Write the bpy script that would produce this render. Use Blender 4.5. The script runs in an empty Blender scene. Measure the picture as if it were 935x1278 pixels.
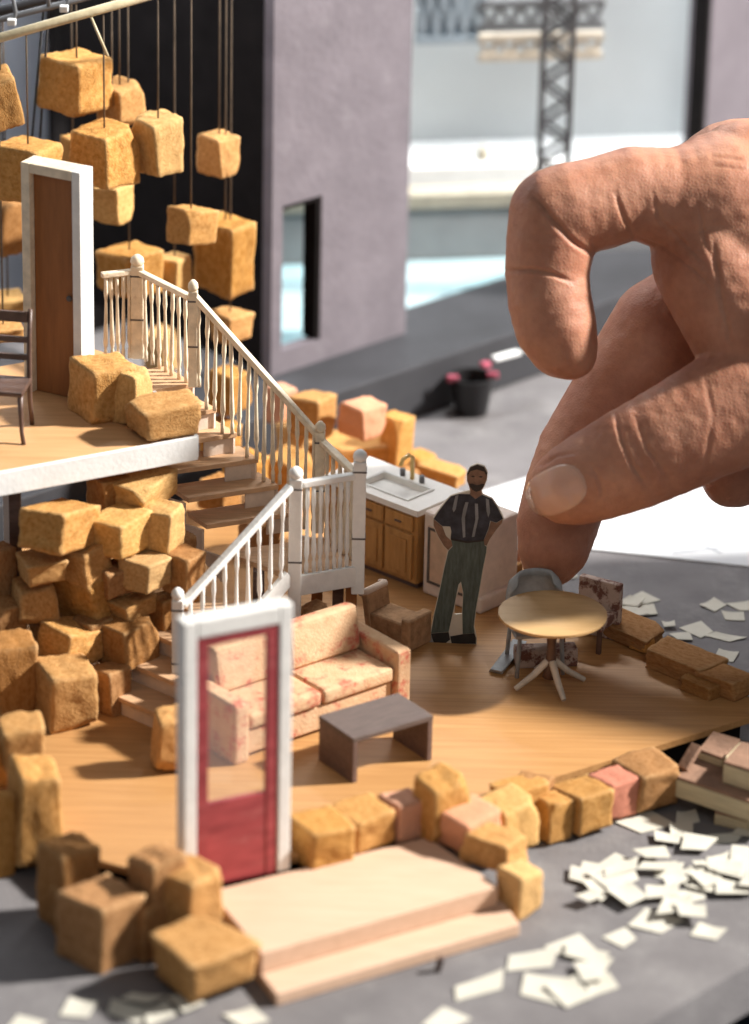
import bpy, bmesh, math, random
from mathutils import Vector, Matrix, noise
from mathutils.geometry import tessellate_polygon
from mathutils.bvhtree import BVHTree

random.seed(11)
S = bpy.context.scene
C = S.collection
R = math.radians

# ------------------------------------------------------------------ camera, light, exposure
# One unit is one metre of the 1:50 model (2 cm of the real table top).
FPX, PW, PH = 5000.0, 935.0, 1278.0
PITCH, ROLL = R(23.5), R(1.2)
CAM = Vector((0, -34.0, 15.85))
cam = bpy.data.objects.new('camera', bpy.data.cameras.new('camera'))
C.objects.link(cam)
S.camera = cam
ROT = Matrix.Rotation(math.pi / 2 - PITCH, 3, 'X') @ Matrix.Rotation(ROLL, 3, 'Z')
cam.matrix_world = Matrix.Translation(CAM) @ ROT.to_4x4()
cd = cam.data
cd.sensor_fit = 'VERTICAL'
cd.sensor_height = 36.0
cd.lens = FPX / PH * 36.0
cd.clip_start, cd.clip_end = 1.0, 400.0
cd.dof.use_dof = True
cd.dof.focus_distance = 36.0
cd.dof.aperture_fstop = (cd.lens / 1000) / 0.50
cd.dof.aperture_blades = 0

S.view_settings.view_transform = 'Standard'
S.view_settings.look = 'None'
S.view_settings.exposure = -0.22
S.view_settings.gamma = 1.0
S.cycles.max_bounces = 8
S.cycles.sample_clamp_indirect = 6.0

W = bpy.data.worlds.new('World')
S.world = W
W.use_nodes = True
W.node_tree.nodes['Background'].inputs[0].default_value = (0.95, 0.97, 1.0, 1)
W.node_tree.nodes['Background'].inputs[1].default_value = 0.20

SUN_DIR = Vector((0.79, 0.08, 0.61)).normalized()
def lamp(name, kind, loc, aim, energy, col):
    l = bpy.data.lights.new(name, kind)
    l.energy = energy
    l.color = col
    o = bpy.data.objects.new(name, l)
    C.objects.link(o)
    o.location = loc
    o.rotation_euler = (Vector(aim) - Vector(loc)).to_track_quat('-Z', 'Y').to_euler()
    return l
KEY_D = 70.0
k = lamp('window_sunlight', 'SPOT', SUN_DIR * KEY_D, (0, 0, 0), 3.7 * 4 * math.pi ** 2 * KEY_D ** 2, (1.0, 0.965, 0.915))
k.spot_size, k.spot_blend, k.shadow_soft_size = R(40), 0.3, 2.4
k = lamp('room_fill_light', 'AREA', (9, -30, 24), (0, 0, 1), 1500, (1.0, 0.97, 0.93))  # added unseen fill lamp for the hand front, tops and side faces
k.shape, k.size, k.size_y = 'RECTANGLE', 14, 10
k = lamp('far_fill_light', 'AREA', (1.0, 7.4, 10.0), (2.0, 10.2, 3), 2200, (0.95, 0.98, 1.0))  # added lamp above the opening, brightens the pale screen
k.shape, k.size, k.size_y = 'RECTANGLE', 5, 1.6
k = lamp('back_fill_light', 'AREA', (-4.0, 5.0, 9.5), (-4.2, 8.6, 2.5), 900, (0.95, 0.97, 1.0))  # added fill out of view, lifts the back wall and black flat
k.shape, k.size, k.size_y = 'RECTANGLE', 5, 1.6

# ------------------------------------------------------------------ helpers
def ray(px, py):
    return (ROT @ Vector((px - PW / 2, -(py - PH / 2), -FPX)))
def P(px, py, z):                       # point of the horizontal plane z seen at a spot of the photograph
    d = ray(px, py)
    return CAM + d * ((z - CAM.z) / d.z)
def PY(px, py, y):
    d = ray(px, py)
    return CAM + d * ((y - CAM.y) / d.y)
def PD(px, py, depth):                  # depth along the optical axis
    return CAM + ray(px, py) * (depth / FPX)
def V(*a): return Vector(a)

def tag(o, label=None, cat=None, group=None, kind=None):
    if label: o['label'] = label
    if cat: o['category'] = cat
    if group: o['group'] = group
    if kind: o['kind'] = kind
    return o
def thing(name, loc, label, cat, group=None, rz=0.0):
    o = bpy.data.objects.new(name, None)
    C.objects.link(o)
    o.location = loc
    o.rotation_euler = (0, 0, rz)
    o.empty_display_size = 0.1
    return tag(o, label, cat, group)

class MB:
    def __init__(self, bevel=0.0, seg=2, smooth=False):
        self.bm = bmesh.new(); self.bev = bevel; self.seg = seg; self.smooth = smooth
    def hexa(self, pts):                # 8 points: bottom loop then top loop
        v = [self.bm.verts.new(p) for p in pts]
        fs = [(3, 2, 1, 0), (4, 5, 6, 7), (0, 1, 5, 4), (1, 2, 6, 5), (2, 3, 7, 6), (3, 0, 4, 7)]
        for f in fs: self.bm.faces.new([v[i] for i in f])
        return self
    def box(self, c, s, m=None):
        x, y, z = s[0] / 2, s[1] / 2, s[2] / 2
        pts = [V(-x, -y, -z), V(x, -y, -z), V(x, y, -z), V(-x, y, -z), V(-x, -y, z), V(x, -y, z), V(x, y, z), V(-x, y, z)]
        if m is not None: pts = [m @ p for p in pts]
        return self.hexa([p + Vector(c) for p in pts])
    def bx(self, x0, x1, y0, y1, z0, z1):
        return self.box(((x0 + x1) / 2, (y0 + y1) / 2, (z0 + z1) / 2), (abs(x1 - x0), abs(y1 - y0), abs(z1 - z0)))
    def beam(self, a, b, w, h, up=V(0, 0, 1)):
        a, b = Vector(a), Vector(b)
        t = (b - a).normalized()
        s = t.cross(up)
        if s.length < 1e-4: s = t.cross(V(0, 1, 0))
        s.normalize(); u = s.cross(t).normalized()
        s *= w / 2; u *= h / 2
        return self.hexa([a - s - u, a + s - u, b + s - u, b - s - u, a - s + u, a + s + u, b + s + u, b - s + u])
    def tube(self, pts, rad, n=8, caps=True):
        pts = [Vector(p) for p in pts]
        rads = rad if isinstance(rad, (list, tuple)) else [rad] * len(pts)
        rings, prev = [], None
        for i, p in enumerate(pts):
            t = (pts[min(i + 1, len(pts) - 1)] - pts[max(i - 1, 0)]).normalized()
            if prev is None:
                prev = t.cross(V(0.31, 0.2, 0.93))
                if prev.length < 1e-3: prev = t.cross(V(1, 0, 0))
            prev = (prev - t * prev.dot(t)).normalized()
            q = t.cross(prev)
            rings.append([self.bm.verts.new(p + (prev * math.cos(2 * math.pi * j / n) + q * math.sin(2 * math.pi * j / n)) * rads[i]) for j in range(n)])
        for a, b in zip(rings, rings[1:]):
            for j in range(n):
                f = self.bm.faces.new((a[j], a[(j + 1) % n], b[(j + 1) % n], b[j])); f.smooth = True
        if caps:
            self.bm.faces.new(rings[0][::-1]); self.bm.faces.new(rings[-1])
        return self
    def prism(self, loop, z0, z1):      # loop of 2-D or 3-D points, extruded vertically
        b = [self.bm.verts.new((p[0], p[1], z0)) for p in loop]
        t = [self.bm.verts.new((p[0], p[1], z1)) for p in loop]
        n = len(loop)
        area = sum(loop[i][0] * loop[(i + 1) % n][1] - loop[(i + 1) % n][0] * loop[i][1] for i in range(n))
        fs = [b[::-1], t] + [[b[i], b[(i + 1) % n], t[(i + 1) % n], t[i]] for i in range(n)]
        for f in fs: self.bm.faces.new(f if area > 0 else f[::-1])
        return self
    def slabpoly(self, loops, normal, thick):   # planar 3-D loops (outer, holes) thickened along normal
        nrm = Vector(normal).normalized() * thick
        tris = tessellate_polygon([[Vector(p) for p in l] for l in loops])
        flat = [Vector(p) for l in loops for p in l]
        fr = [self.bm.verts.new(p + nrm) for p in flat]
        bk = [self.bm.verts.new(p) for p in flat]
        for t in tris:
            try:
                self.bm.faces.new([fr[i] for i in t]); self.bm.faces.new([bk[i] for i in t[::-1]])
            except ValueError: pass
        o = 0
        for l in loops:
            n = len(l)
            for i in range(n):
                a, b = o + i, o + (i + 1) % n
                self.bm.faces.new((fr[a], fr[b], bk[b], bk[a]))
            o += n
        return self
    def lathe(self, prof, n=32, c=(0, 0, 0)):
        c = Vector(c)
        rings = []
        for r, z in prof:
            rings.append([self.bm.verts.new(c + V(r * math.cos(2 * math.pi * j / n), r * math.sin(2 * math.pi * j / n), z)) for j in range(n)])
        for a, b in zip(rings, rings[1:]):
            for j in range(n):
                self.bm.faces.new((a[j], a[(j + 1) % n], b[(j + 1) % n], b[j]))
        self.bm.faces.new(rings[0][::-1]); self.bm.faces.new(rings[-1])
        return self
    def build(self, name, mat, parent=None, origin=None):
        bm = self.bm
        if self.bev:
            bmesh.ops.bevel(bm, geom=bm.edges[:], offset=self.bev, segments=self.seg, profile=0.6, affect='EDGES', clamp_overlap=True)
        bmesh.ops.recalc_face_normals(bm, faces=bm.faces[:])
        off = Vector(origin) if origin is not None else V(0, 0, 0)
        if off.length: bmesh.ops.translate(bm, verts=bm.verts[:], vec=-off)
        if self.smooth:
            for f in bm.faces: f.smooth = True
        me = bpy.data.meshes.new(name)
        bm.to_mesh(me); bm.free()
        me.materials.append(mat)
        o = bpy.data.objects.new(name, me)
        C.objects.link(o)
        if parent is not None: o.parent = parent
        elif origin is not None: o.location = off
        return o

# ------------------------------------------------------------------ materials
def mat(name, col, rough=0.6, var=0.15, scale=6.0, bump=0.1, bscale=30.0, stretch=(1, 1, 1), rot=0.0, col2=None, dirt=None,
        sss=0.0, spec=0.4, coord='Object', objvar=0.0, contrast=0.5, wear=None):
    m = bpy.data.materials.new(name); m.use_nodes = True
    nt = m.node_tree; N = nt.nodes; L = nt.links
    b = N['Principled BSDF']
    b.inputs['Roughness'].default_value = rough
    b.inputs['Specular IOR Level'].default_value = spec
    tc = N.new('ShaderNodeTexCoord'); mp = N.new('ShaderNodeMapping')
    L.new(tc.outputs[coord], mp.inputs[0])
    mp.inputs['Scale'].default_value = stretch
    mp.inputs['Rotation'].default_value = (0, 0, rot)
    vec = mp.outputs[0]
    if objvar or coord == 'Object':
        oi = N.new('ShaderNodeObjectInfo'); ad = N.new('ShaderNodeVectorMath'); ad.operation = 'ADD'
        ml = N.new('ShaderNodeMath'); ml.operation = 'MULTIPLY'; ml.inputs[1].default_value = 37.0
        L.new(oi.outputs['Random'], ml.inputs[0]); L.new(mp.outputs[0], ad.inputs[0]); L.new(ml.outputs[0], ad.inputs[1])
        vec = ad.outputs[0]
    n1 = N.new('ShaderNodeTexNoise'); n1.inputs['Scale'].default_value = scale; n1.inputs['Detail'].default_value = 6
    n1.inputs['Roughness'].default_value = 0.62
    L.new(vec, n1.inputs['Vector'])
    rp = N.new('ShaderNodeValToRGB')
    c2 = col2 if col2 else tuple(max(0, c * (1 - 2.2 * var)) for c in col)
    rp.color_ramp.elements[0].position = 0.5 - contrast / 2.2; rp.color_ramp.elements[1].position = 0.5 + contrast / 2.2
    rp.color_ramp.elements[0].color = (*c2, 1)
    rp.color_ramp.elements[1].color = (*[min(1, c * (1 + var)) for c in col], 1)
    L.new(n1.outputs['Fac'], rp.inputs[0])
    out = rp.outputs[0]
    if objvar:
        hs = N.new('ShaderNodeHueSaturation')
        mr = N.new('ShaderNodeMapRange'); mr.inputs['To Min'].default_value = 1 - objvar; mr.inputs['To Max'].default_value = 1 + objvar * 0.7
        L.new(oi.outputs['Random'], mr.inputs[0]); L.new(mr.outputs[0], hs.inputs['Value'])
        m2 = N.new('ShaderNodeMath'); m2.operation = 'MULTIPLY'; m2.inputs[1].default_value = 7.31
        fr = N.new('ShaderNodeMath'); fr.operation = 'FRACT'
        L.new(oi.outputs['Random'], m2.inputs[0]); L.new(m2.outputs[0], fr.inputs[0])
        mr2 = N.new('ShaderNodeMapRange'); mr2.inputs['To Min'].default_value = 0.96; mr2.inputs['To Max'].default_value = 1.06
        L.new(fr.outputs[0], mr2.inputs[0]); L.new(mr2.outputs[0], hs.inputs['Saturation'])
        L.new(out, hs.inputs['Color']); out = hs.outputs[0]
    if dirt:
        dcol, dscale, lo, hi = dirt
        n3 = N.new('ShaderNodeTexNoise'); n3.inputs['Scale'].default_value = dscale; n3.inputs['Detail'].default_value = 8
        n3.inputs['Roughness'].default_value = 0.7
        L.new(vec, n3.inputs['Vector'])
        r3 = N.new('ShaderNodeMapRange'); r3.inputs['From Min'].default_value = lo; r3.inputs['From Max'].default_value = hi
        L.new(n3.outputs['Fac'], r3.inputs[0])
        mx = N.new('ShaderNodeMix'); mx.data_type = 'RGBA'
        L.new(r3.outputs[0], mx.inputs['Factor']); L.new(out, mx.inputs['A']); mx.inputs['B'].default_value = (*dcol, 1)
        out = mx.outputs['Result']
    if wear:
        ge = N.new('ShaderNodeNewGeometry'); r4 = N.new('ShaderNodeMapRange')
        r4.inputs['From Min'].default_value = 0.53; r4.inputs['From Max'].default_value = 0.66; r4.inputs['To Max'].default_value = 0.45
        L.new(ge.outputs['Pointiness'], r4.inputs[0])
        m4 = N.new('ShaderNodeMix'); m4.data_type = 'RGBA'
        L.new(r4.outputs[0], m4.inputs['Factor']); L.new(out, m4.inputs['A']); m4.inputs['B'].default_value = (*wear, 1)
        out = m4.outputs['Result']
    L.new(out, b.inputs['Base Color'])
    if bump:
        n2 = N.new('ShaderNodeTexNoise'); n2.inputs['Scale'].default_value = bscale; n2.inputs['Detail'].default_value = 5
        L.new(vec, n2.inputs['Vector'])
        bp = N.new('ShaderNodeBump'); bp.inputs['Strength'].default_value = bump; bp.inputs['Distance'].default_value = 0.05
        L.new(n2.outputs['Fac'], bp.inputs['Height']); L.new(bp.outputs[0], b.inputs['Normal'])
    if sss:
        b.inputs['Subsurface Weight'].default_value = sss
        b.inputs['Subsurface Radius'].default_value = (1.0, 0.32, 0.16)
        b.inputs['Subsurface Scale'].default_value = 0.16
    m['n'] = 0
    return m

M = {}
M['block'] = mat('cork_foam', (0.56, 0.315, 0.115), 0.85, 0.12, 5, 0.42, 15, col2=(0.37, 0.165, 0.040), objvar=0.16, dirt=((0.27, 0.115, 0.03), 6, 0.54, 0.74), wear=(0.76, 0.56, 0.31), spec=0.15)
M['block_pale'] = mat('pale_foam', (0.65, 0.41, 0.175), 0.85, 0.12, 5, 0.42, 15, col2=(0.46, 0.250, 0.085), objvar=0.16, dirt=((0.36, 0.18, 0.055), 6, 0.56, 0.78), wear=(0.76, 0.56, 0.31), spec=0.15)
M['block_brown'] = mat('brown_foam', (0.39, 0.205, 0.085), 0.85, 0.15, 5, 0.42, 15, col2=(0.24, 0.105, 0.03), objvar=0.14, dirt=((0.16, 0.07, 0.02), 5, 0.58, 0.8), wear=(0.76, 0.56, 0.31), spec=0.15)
M['block_pink'] = mat('pink_painted_foam', (0.62, 0.31, 0.19), 0.8, 0.08, 6, 0.3, 20, spec=0.2, objvar=0.05)
M['block_rose'] = mat('brick_red_foam', (0.52, 0.20, 0.13), 0.8, 0.1, 6, 0.3, 20, spec=0.2)
M['oak'] = mat('oak_veneer', (0.53, 0.295, 0.115), 0.5, 0.10, 3.0, 0.06, 9, stretch=(0.30, 13.0, 13.0), rot=R(-37), col2=(0.29, 0.128, 0.040), coord='Generated' if False else 'Object', contrast=0.8)
M['oak_plat'] = mat('oak_veneer_platform', (0.62, 0.36, 0.17), 0.55, 0.10, 3.0, 0.06, 9, stretch=(0.4, 6.0, 6.0), rot=R(-25), col2=(0.48, 0.25, 0.10), contrast=0.8)
M['balsa'] = mat('balsa_wood', (0.64, 0.445, 0.325), 0.7, 0.07, 4, 0.10, 14, stretch=(0.5, 6, 6), rot=R(-35), col2=(0.50, 0.32, 0.21), spec=0.2, contrast=0.9)
M['tread'] = mat('stair_wood', (0.60, 0.37, 0.21), 0.6, 0.12, 5, 0.1, 18, stretch=(0.6, 5, 5), rot=R(-25), spec=0.3)
M['stringer'] = mat('card_stringer', (0.68, 0.54, 0.43), 0.8, 0.10, 5, 0.1, 18, spec=0.2)
M['cream'] = mat('cream_wood', (0.78, 0.66, 0.49), 0.6, 0.12, 9, 0.12, 30, spec=0.3, dirt=((0.36, 0.22, 0.11), 6, 0.62, 0.85))
M['white'] = mat('white_paint', (0.80, 0.78, 0.74), 0.55, 0.05, 8, 0.10, 30, spec=0.35, dirt=((0.50, 0.38, 0.28), 5, 0.66, 0.92))
M['band'] = mat('dark_pencil_band', (0.13, 0.11, 0.10), 0.7, 0.2)
M['whitecard'] = mat('white_card', (0.80, 0.81, 0.80), 0.7, 0.04, 5, 0.08, 25, spec=0.25, dirt=((0.55, 0.52, 0.46), 4, 0.62, 0.95))
M['doorbrown'] = mat('brown_door_wood', (0.33, 0.125, 0.036), 0.55, 0.15, 4, 0.08, 16, stretch=(5, 5, 0.5), col2=(0.20, 0.075, 0.02), contrast=0.9)
M['red'] = mat('red_door_paint', (0.36, 0.060, 0.064), 0.45, 0.14, 3, 0.08, 16, stretch=(0.8, 1, 4), col2=(0.22, 0.028, 0.034), dirt=((0.46, 0.15, 0.14), 5, 0.54, 0.8))
M['darkwood'] = mat('dark_stained_wood', (0.135, 0.085, 0.07), 0.5, 0.2, 6, 0.1, 25, stretch=(1, 5, 5))
M['tablegrey'] = mat('grey_brown_tabletop', (0.115, 0.082, 0.070), 0.55, 0.15, 6, 0.1, 25, stretch=(1, 5, 5))
M['chairwood'] = mat('dark_brown_chair', (0.13, 0.075, 0.055), 0.4, 0.2, 8, 0.05, 25)
M['ground'] = mat('grey_board', (0.165, 0.155, 0.156), 0.75, 0.10, 1.3, 0.15, 26, col2=(0.120, 0.112, 0.114), dirt=((0.235, 0.225, 0.22), 1.6, 0.50, 0.80), spec=0.25)
M['navy'] = mat('navy_table', (0.045, 0.055, 0.08), 0.6, 0.15, 2, 0.05, 12)
M['paper'] = mat('cream_paper', (0.54, 0.515, 0.44), 0.8, 0.04, 4, 0.05, 20, objvar=0.06, spec=0.2)
M['sheet'] = mat('white_drawing_paper', (0.56, 0.57, 0.585), 0.8, 0.02, 2, 0.03, 10, dirt=((0.55, 0.57, 0.60), 1.6, 0.60, 0.80), spec=0.2)
M['pencil'] = mat('pencil_line', (0.34, 0.36, 0.39), 0.8, 0.05)
M['purple'] = mat('lavender_grey_wall', (0.178, 0.158, 0.176), 0.8, 0.06, 2.2, 0.20, 14, col2=(0.138, 0.122, 0.137), dirt=((0.23, 0.21, 0.228), 2.0, 0.60, 0.80), spec=0.15)
M['black'] = mat('black_velvet', (0.012, 0.010, 0.010), 0.9, 0.2, 3, 0.05, 12, spec=0.1)
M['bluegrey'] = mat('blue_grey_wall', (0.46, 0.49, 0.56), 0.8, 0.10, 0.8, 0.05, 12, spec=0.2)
M['ledge'] = mat('charcoal_ledge', (0.040, 0.040, 0.045), 0.6, 0.12, 2, 0.08, 14)
M['palewall'] = mat('pale_grey_board', (0.66, 0.70, 0.71), 0.7, 0.04, 0.7, 0.03, 8)
M['cyan'] = mat('pale_blue_board', (0.25, 0.42, 0.46), 0.6, 0.08, 0.9, 0.03, 8, col2=(0.38, 0.47, 0.49))
M['midgrey'] = mat('mid_grey_card', (0.26, 0.265, 0.27), 0.7, 0.1, 1.5, 0.05, 10)
M['tanedge'] = mat('tan_edge', (0.42, 0.38, 0.30), 0.7, 0.1)
M['steel'] = mat('dull_steel', (0.16, 0.165, 0.175), 0.45, 0.15, 6, 0.05, 30)
M['steelblue'] = mat('blue_grey_mesh', (0.33, 0.39, 0.44), 0.6, 0.1)
M['rod'] = mat('pale_dowel', (0.66, 0.56, 0.36), 0.5, 0.12, 6, 0.08, 30)
M['thread'] = mat('brown_thread', (0.10, 0.068, 0.042), 0.8, 0.2)
M['threaddark'] = mat('black_thread', (0.03, 0.028, 0.028), 0.8, 0.2)
M['sofa'] = mat('floral_fabric', (0.60, 0.42, 0.26), 0.9, 0.10, 10, 0.25, 45, col2=(0.54, 0.31, 0.17), dirt=((0.50, 0.14, 0.09), 6, 0.52, 0.64), spec=0.1, contrast=0.7)
M['brownfab'] = mat('brown_fabric', (0.42, 0.245, 0.13), 0.85, 0.2, 8, 0.2, 40, spec=0.15)
M['cabinet'] = mat('cabinet_wood', (0.50, 0.265, 0.085), 0.55, 0.12, 4, 0.08, 18, stretch=(5, 5, 0.6), col2=(0.34, 0.16, 0.045))
M['counter'] = mat('white_counter', (0.82, 0.80, 0.75), 0.4, 0.04, 6, 0.04, 20)
M['sinkline'] = mat('sink_grey', (0.70, 0.69, 0.65), 0.4, 0.08)
M['appliance'] = mat('worn_white_enamel', (0.74, 0.62, 0.53), 0.5, 0.08, 6, 0.06, 20, dirt=((0.56, 0.42, 0.32), 5, 0.6, 0.9))
M['applpanel'] = mat('aged_panel', (0.66, 0.47, 0.33), 0.6, 0.10, 7, 0.06, 20)
M['brass'] = mat('brass', (0.75, 0.52, 0.18), 0.35, 0.1, spec=0.6)
M['tabletop'] = mat('round_table_wood', (0.50, 0.32, 0.15), 0.5, 0.10, 4, 0.06, 16, stretch=(0.6, 6, 6), rot=R(30), col2=(0.44, 0.27, 0.11))
M['chairgrey'] = mat('grey_card', (0.36, 0.37, 0.37), 0.6, 0.12, 8, 0.08, 30, dirt=((0.22, 0.20, 0.17), 6, 0.58, 0.85))
M['palemetal'] = mat('pale_table_foot', (0.62, 0.55, 0.45), 0.5, 0.15)
M['pattern'] = mat('mottled_fabric', (0.52, 0.40, 0.33), 0.8, 0.1, 9, 0.15, 40, dirt=((0.16, 0.07, 0.05), 8, 0.47, 0.56))
M['slabside'] = mat('pale_ply_edge', (0.56, 0.47, 0.30), 0.8, 0.10, 5, 0.3, 14, stretch=(0.6, 0.6, 7))
M['slabtop'] = mat('brown_slab_top', (0.27, 0.155, 0.10), 0.8, 0.15, 6, 0.25, 24)
M['skinprint'] = mat('printed_skin', (0.27, 0.150, 0.095), 0.6, 0.2, 14, 0.02)
M['hairprint'] = mat('printed_hair', (0.035, 0.026, 0.022), 0.6, 0.2)
M['shirtprint'] = mat('printed_shirt', (0.040, 0.042, 0.055), 0.6, 0.35, 12, 0.02)
M['strapprint'] = mat('printed_straps', (0.27, 0.27, 0.27), 0.6, 0.2)
M['trouserprint'] = mat('printed_trousers', (0.090, 0.112, 0.098), 0.6, 0.3, 9, 0.02, stretch=(5, 5, 0.8), col2=(0.048, 0.058, 0.046))
M['shoeprint'] = mat('printed_shoes', (0.03, 0.028, 0.026), 0.5, 0.3)
M['greyprint'] = mat('printed_grey', (0.30, 0.28, 0.27), 0.6, 0.2)
M['cutedge'] = mat('paper_edge', (0.62, 0.55, 0.44), 0.8, 0.05)
M['cup'] = mat('black_plastic', (0.012, 0.011, 0.012), 0.4, 0.1)
M['pinktape'] = mat('pink_tape', (0.46, 0.09, 0.14), 0.5, 0.1)
M['nail'] = mat('finger_nail', (0.62, 0.37, 0.27), 0.25, 0.05, 3, 0.01, 10, sss=0.3, spec=0.5)

g = bpy.data.materials.new('acetate_pane'); g.use_nodes = True
nt = g.node_tree; N = nt.nodes
b = N['Principled BSDF']; b.inputs['Base Color'].default_value = (1, 0.94, 0.92, 1); b.inputs['Roughness'].default_value = 0.04
tr = N.new('ShaderNodeBsdfTransparent'); gl = N.new('ShaderNodeBsdfGlossy'); gl.inputs['Roughness'].default_value = 0.06
df = N.new('ShaderNodeBsdfDiffuse'); df.inputs[0].default_value = (0.9, 0.8, 0.78, 1)
mx = N.new('ShaderNodeMixShader'); mx.inputs[0].default_value = 0.06
mx2 = N.new('ShaderNodeMixShader'); mx2.inputs[0].default_value = 0.05
nt.links.new(tr.outputs[0], mx.inputs[1]); nt.links.new(df.outputs[0], mx.inputs[2])
nt.links.new(mx.outputs[0], mx2.inputs[1]); nt.links.new(gl.outputs[0], mx2.inputs[2])
nt.links.new(mx2.outputs[0], N['Material Output'].inputs[0])
M['acetate'] = g

def skin_material():
    m = bpy.data.materials.new('skin'); m.use_nodes = True
    nt = m.node_tree; N = nt.nodes; L = nt.links
    b = N['Principled BSDF']
    tc = N.new('ShaderNodeTexCoord')
    def ns(scale, det=6):
        n = N.new('ShaderNodeTexNoise'); n.inputs['Scale'].default_value = scale; n.inputs['Detail'].default_value = det
        L.new(tc.outputs['Object'], n.inputs['Vector']); return n
    rp = N.new('ShaderNodeValToRGB')
    e = rp.color_ramp.elements
    e[0].position, e[0].color = 0.30, (0.37, 0.155, 0.092, 1)
    e[1].position, e[1].color = 0.70, (0.52, 0.265, 0.170, 1)
    a = ns(1.6, 8); L.new(a.outputs['Fac'], rp.inputs[0])
    mx = N.new('ShaderNodeMix'); mx.data_type = 'RGBA'; mx.blend_type = 'MULTIPLY'
    r2 = N.new('ShaderNodeValToRGB')
    r2.color_ramp.elements[0].position, r2.color_ramp.elements[0].color = 0.25, (0.86, 0.80, 0.78, 1)
    r2.color_ramp.elements[1].position, r2.color_ramp.elements[1].color = 0.65, (1.04, 1.02, 1.0, 1)
    c = ns(14, 6); L.new(c.outputs['Fac'], r2.inputs[0])
    mx.inputs['Factor'].default_value = 0.8
    L.new(rp.outputs[0], mx.inputs['A']); L.new(r2.outputs[0], mx.inputs['B'])
    L.new(mx.outputs['Result'], b.inputs['Base Color'])
    b.inputs['Roughness'].default_value = 0.52
    b.inputs['Specular IOR Level'].default_value = 0.35
    b.inputs['Subsurface Weight'].default_value = 0.35
    b.inputs['Subsurface Radius'].default_value = (1.0, 0.30, 0.15)
    b.inputs['Subsurface Scale'].default_value = 0.14
    vo = N.new('ShaderNodeTexVoronoi'); vo.inputs['Scale'].default_value = 34; vo.feature = 'DISTANCE_TO_EDGE'
    L.new(tc.outputs['Object'], vo.inputs['Vector'])
    n2 = ns(9, 8)
    mp = N.new('ShaderNodeMapping'); mp.inputs['Scale'].default_value = (26, 26, 5); mp.inputs['Rotation'].default_value = (0, R(14), 0)
    L.new(tc.outputs['Object'], mp.inputs[0])
    n3 = N.new('ShaderNodeTexNoise'); n3.inputs['Scale'].default_value = 1.0; n3.inputs['Detail'].default_value = 4; n3.inputs['Distortion'].default_value = 0.6
    L.new(mp.outputs[0], n3.inputs['Vector'])
    a0 = N.new('ShaderNodeMath'); a0.operation = 'ADD'
    L.new(n2.outputs['Fac'], a0.inputs[0]); L.new(n3.outputs['Fac'], a0.inputs[1])
    ad = N.new('ShaderNodeMath'); ad.operation = 'MULTIPLY_ADD'; ad.inputs[1].default_value = 0.9
    L.new(vo.outputs['Distance'], ad.inputs[0]); L.new(a0.outputs[0], ad.inputs[2])
    bp = N.new('ShaderNodeBump'); bp.inputs['Strength'].default_value = 0.17; bp.inputs['Distance'].default_value = 0.05
    L.new(ad.outputs[0], bp.inputs['Height']); L.new(bp.outputs[0], b.inputs['Normal'])
    return m
M['skin'] = skin_material()

# ------------------------------------------------------------------ setting: board, ledge, walls
ZD, ZP, ZL = 0.35, 2.45, 1.25            # deck, platform, stair landing
e0, e1 = P(790, 1290, 0), P(960, 1190, 0)
ed = (e1 - e0).normalized()
pl = [e0 - ed * 14, e0 + ed * 30, e0 + ed * 30 + V(-4, 34, 0), e0 + V(-30, 40, 0), e0 - ed * 14 + V(-22, 8, 0)]
tag(MB().prism(pl, -0.45, 0).build('ground', M['ground']), 'grey matt board that carries the stage model', None, None, 'structure')
tag(MB().bx(-60, 60, -30, 70, -2.1, -1.9).build('lower_ground', M['navy']), 'dark navy table top below the grey board', None, None, 'structure')

# proscenium line on the ledge
ZG = 0.6
w0, w1 = P(335, 472, ZG), P(810, 316, ZG)
wd = (w1 - w0); wd.z = 0; wd.normalize()
wn = V(wd.y, -wd.x, 0)                   # towards the viewer
def wl(px):                              # point of the wall line seen in column px
    best = None
    lo, hi = -20.0, 30.0
    for _ in range(50):
        mid = (lo + hi) / 2
        q = w0 + wd * mid
        d = ROT.transposed() @ (q - CAM)
        x = PW / 2 + FPX * d.x / -d.z
        if x < px: lo = mid
        else: hi = mid
    return mid
a, bq = w0 - wd * 16, w0 + wd * 26
tag(MB(0.02).prism([a + wn * 0.75, bq + wn * 0.75, bq - wn * 0.55, a - wn * 0.55], 0.002, ZG).build('stage_ledge', M['ledge']), None, None, None, 'structure')

def wall_panel(t0, t1, z0, z1, th=0.28, off=0.0, mb=None):
    mb = mb or MB()
    p0, p1 = w0 + wd * t0 + wn * off, w0 + wd * t1 + wn * off
    mb.prism([p0, p1, p1 - wn * th, p0 - wn * th], z0, z1)
    return mb
# lavender wall with a tall slot window
tA, tB = wl(338), wl(506)
tw0, tw1 = wl(351), wl(399)
zb = ZG + 0.002
th = thing('lavender_wall', w0 + wd * tA, 'tall lavender grey plaster wall with a narrow slot window near its foot', 'wall')
o_ = th.location
wm = MB()
zw0, zw1 = ZG + 0.25, ZG + 1.83
wall_panel(tA, tw0, zb, 9, 0.14, 0, wm); wall_panel(tw1, tB, zb, 9, 0.14, 0, wm)
wall_panel(tw0, tw1, zb, zw0, 0.14, 0, wm); wall_panel(tw0, tw1, zw1, 9, 0.14, 0, wm)
wm.build('wall_slab', M['purple'], th, o_)
wf = MB()
wall_panel(tw1 - 0.05, tw1 - 0.002, zw0, zw1, 0.20, -0.02, wf); wall_panel(tw0 + 0.002, tw1 - 0.05, zw1 - 0.05, zw1 - 0.002, 0.20, -0.02, wf)
wf.build('window_reveal', M['black'], th, o_)
tC = wl(868)
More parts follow.
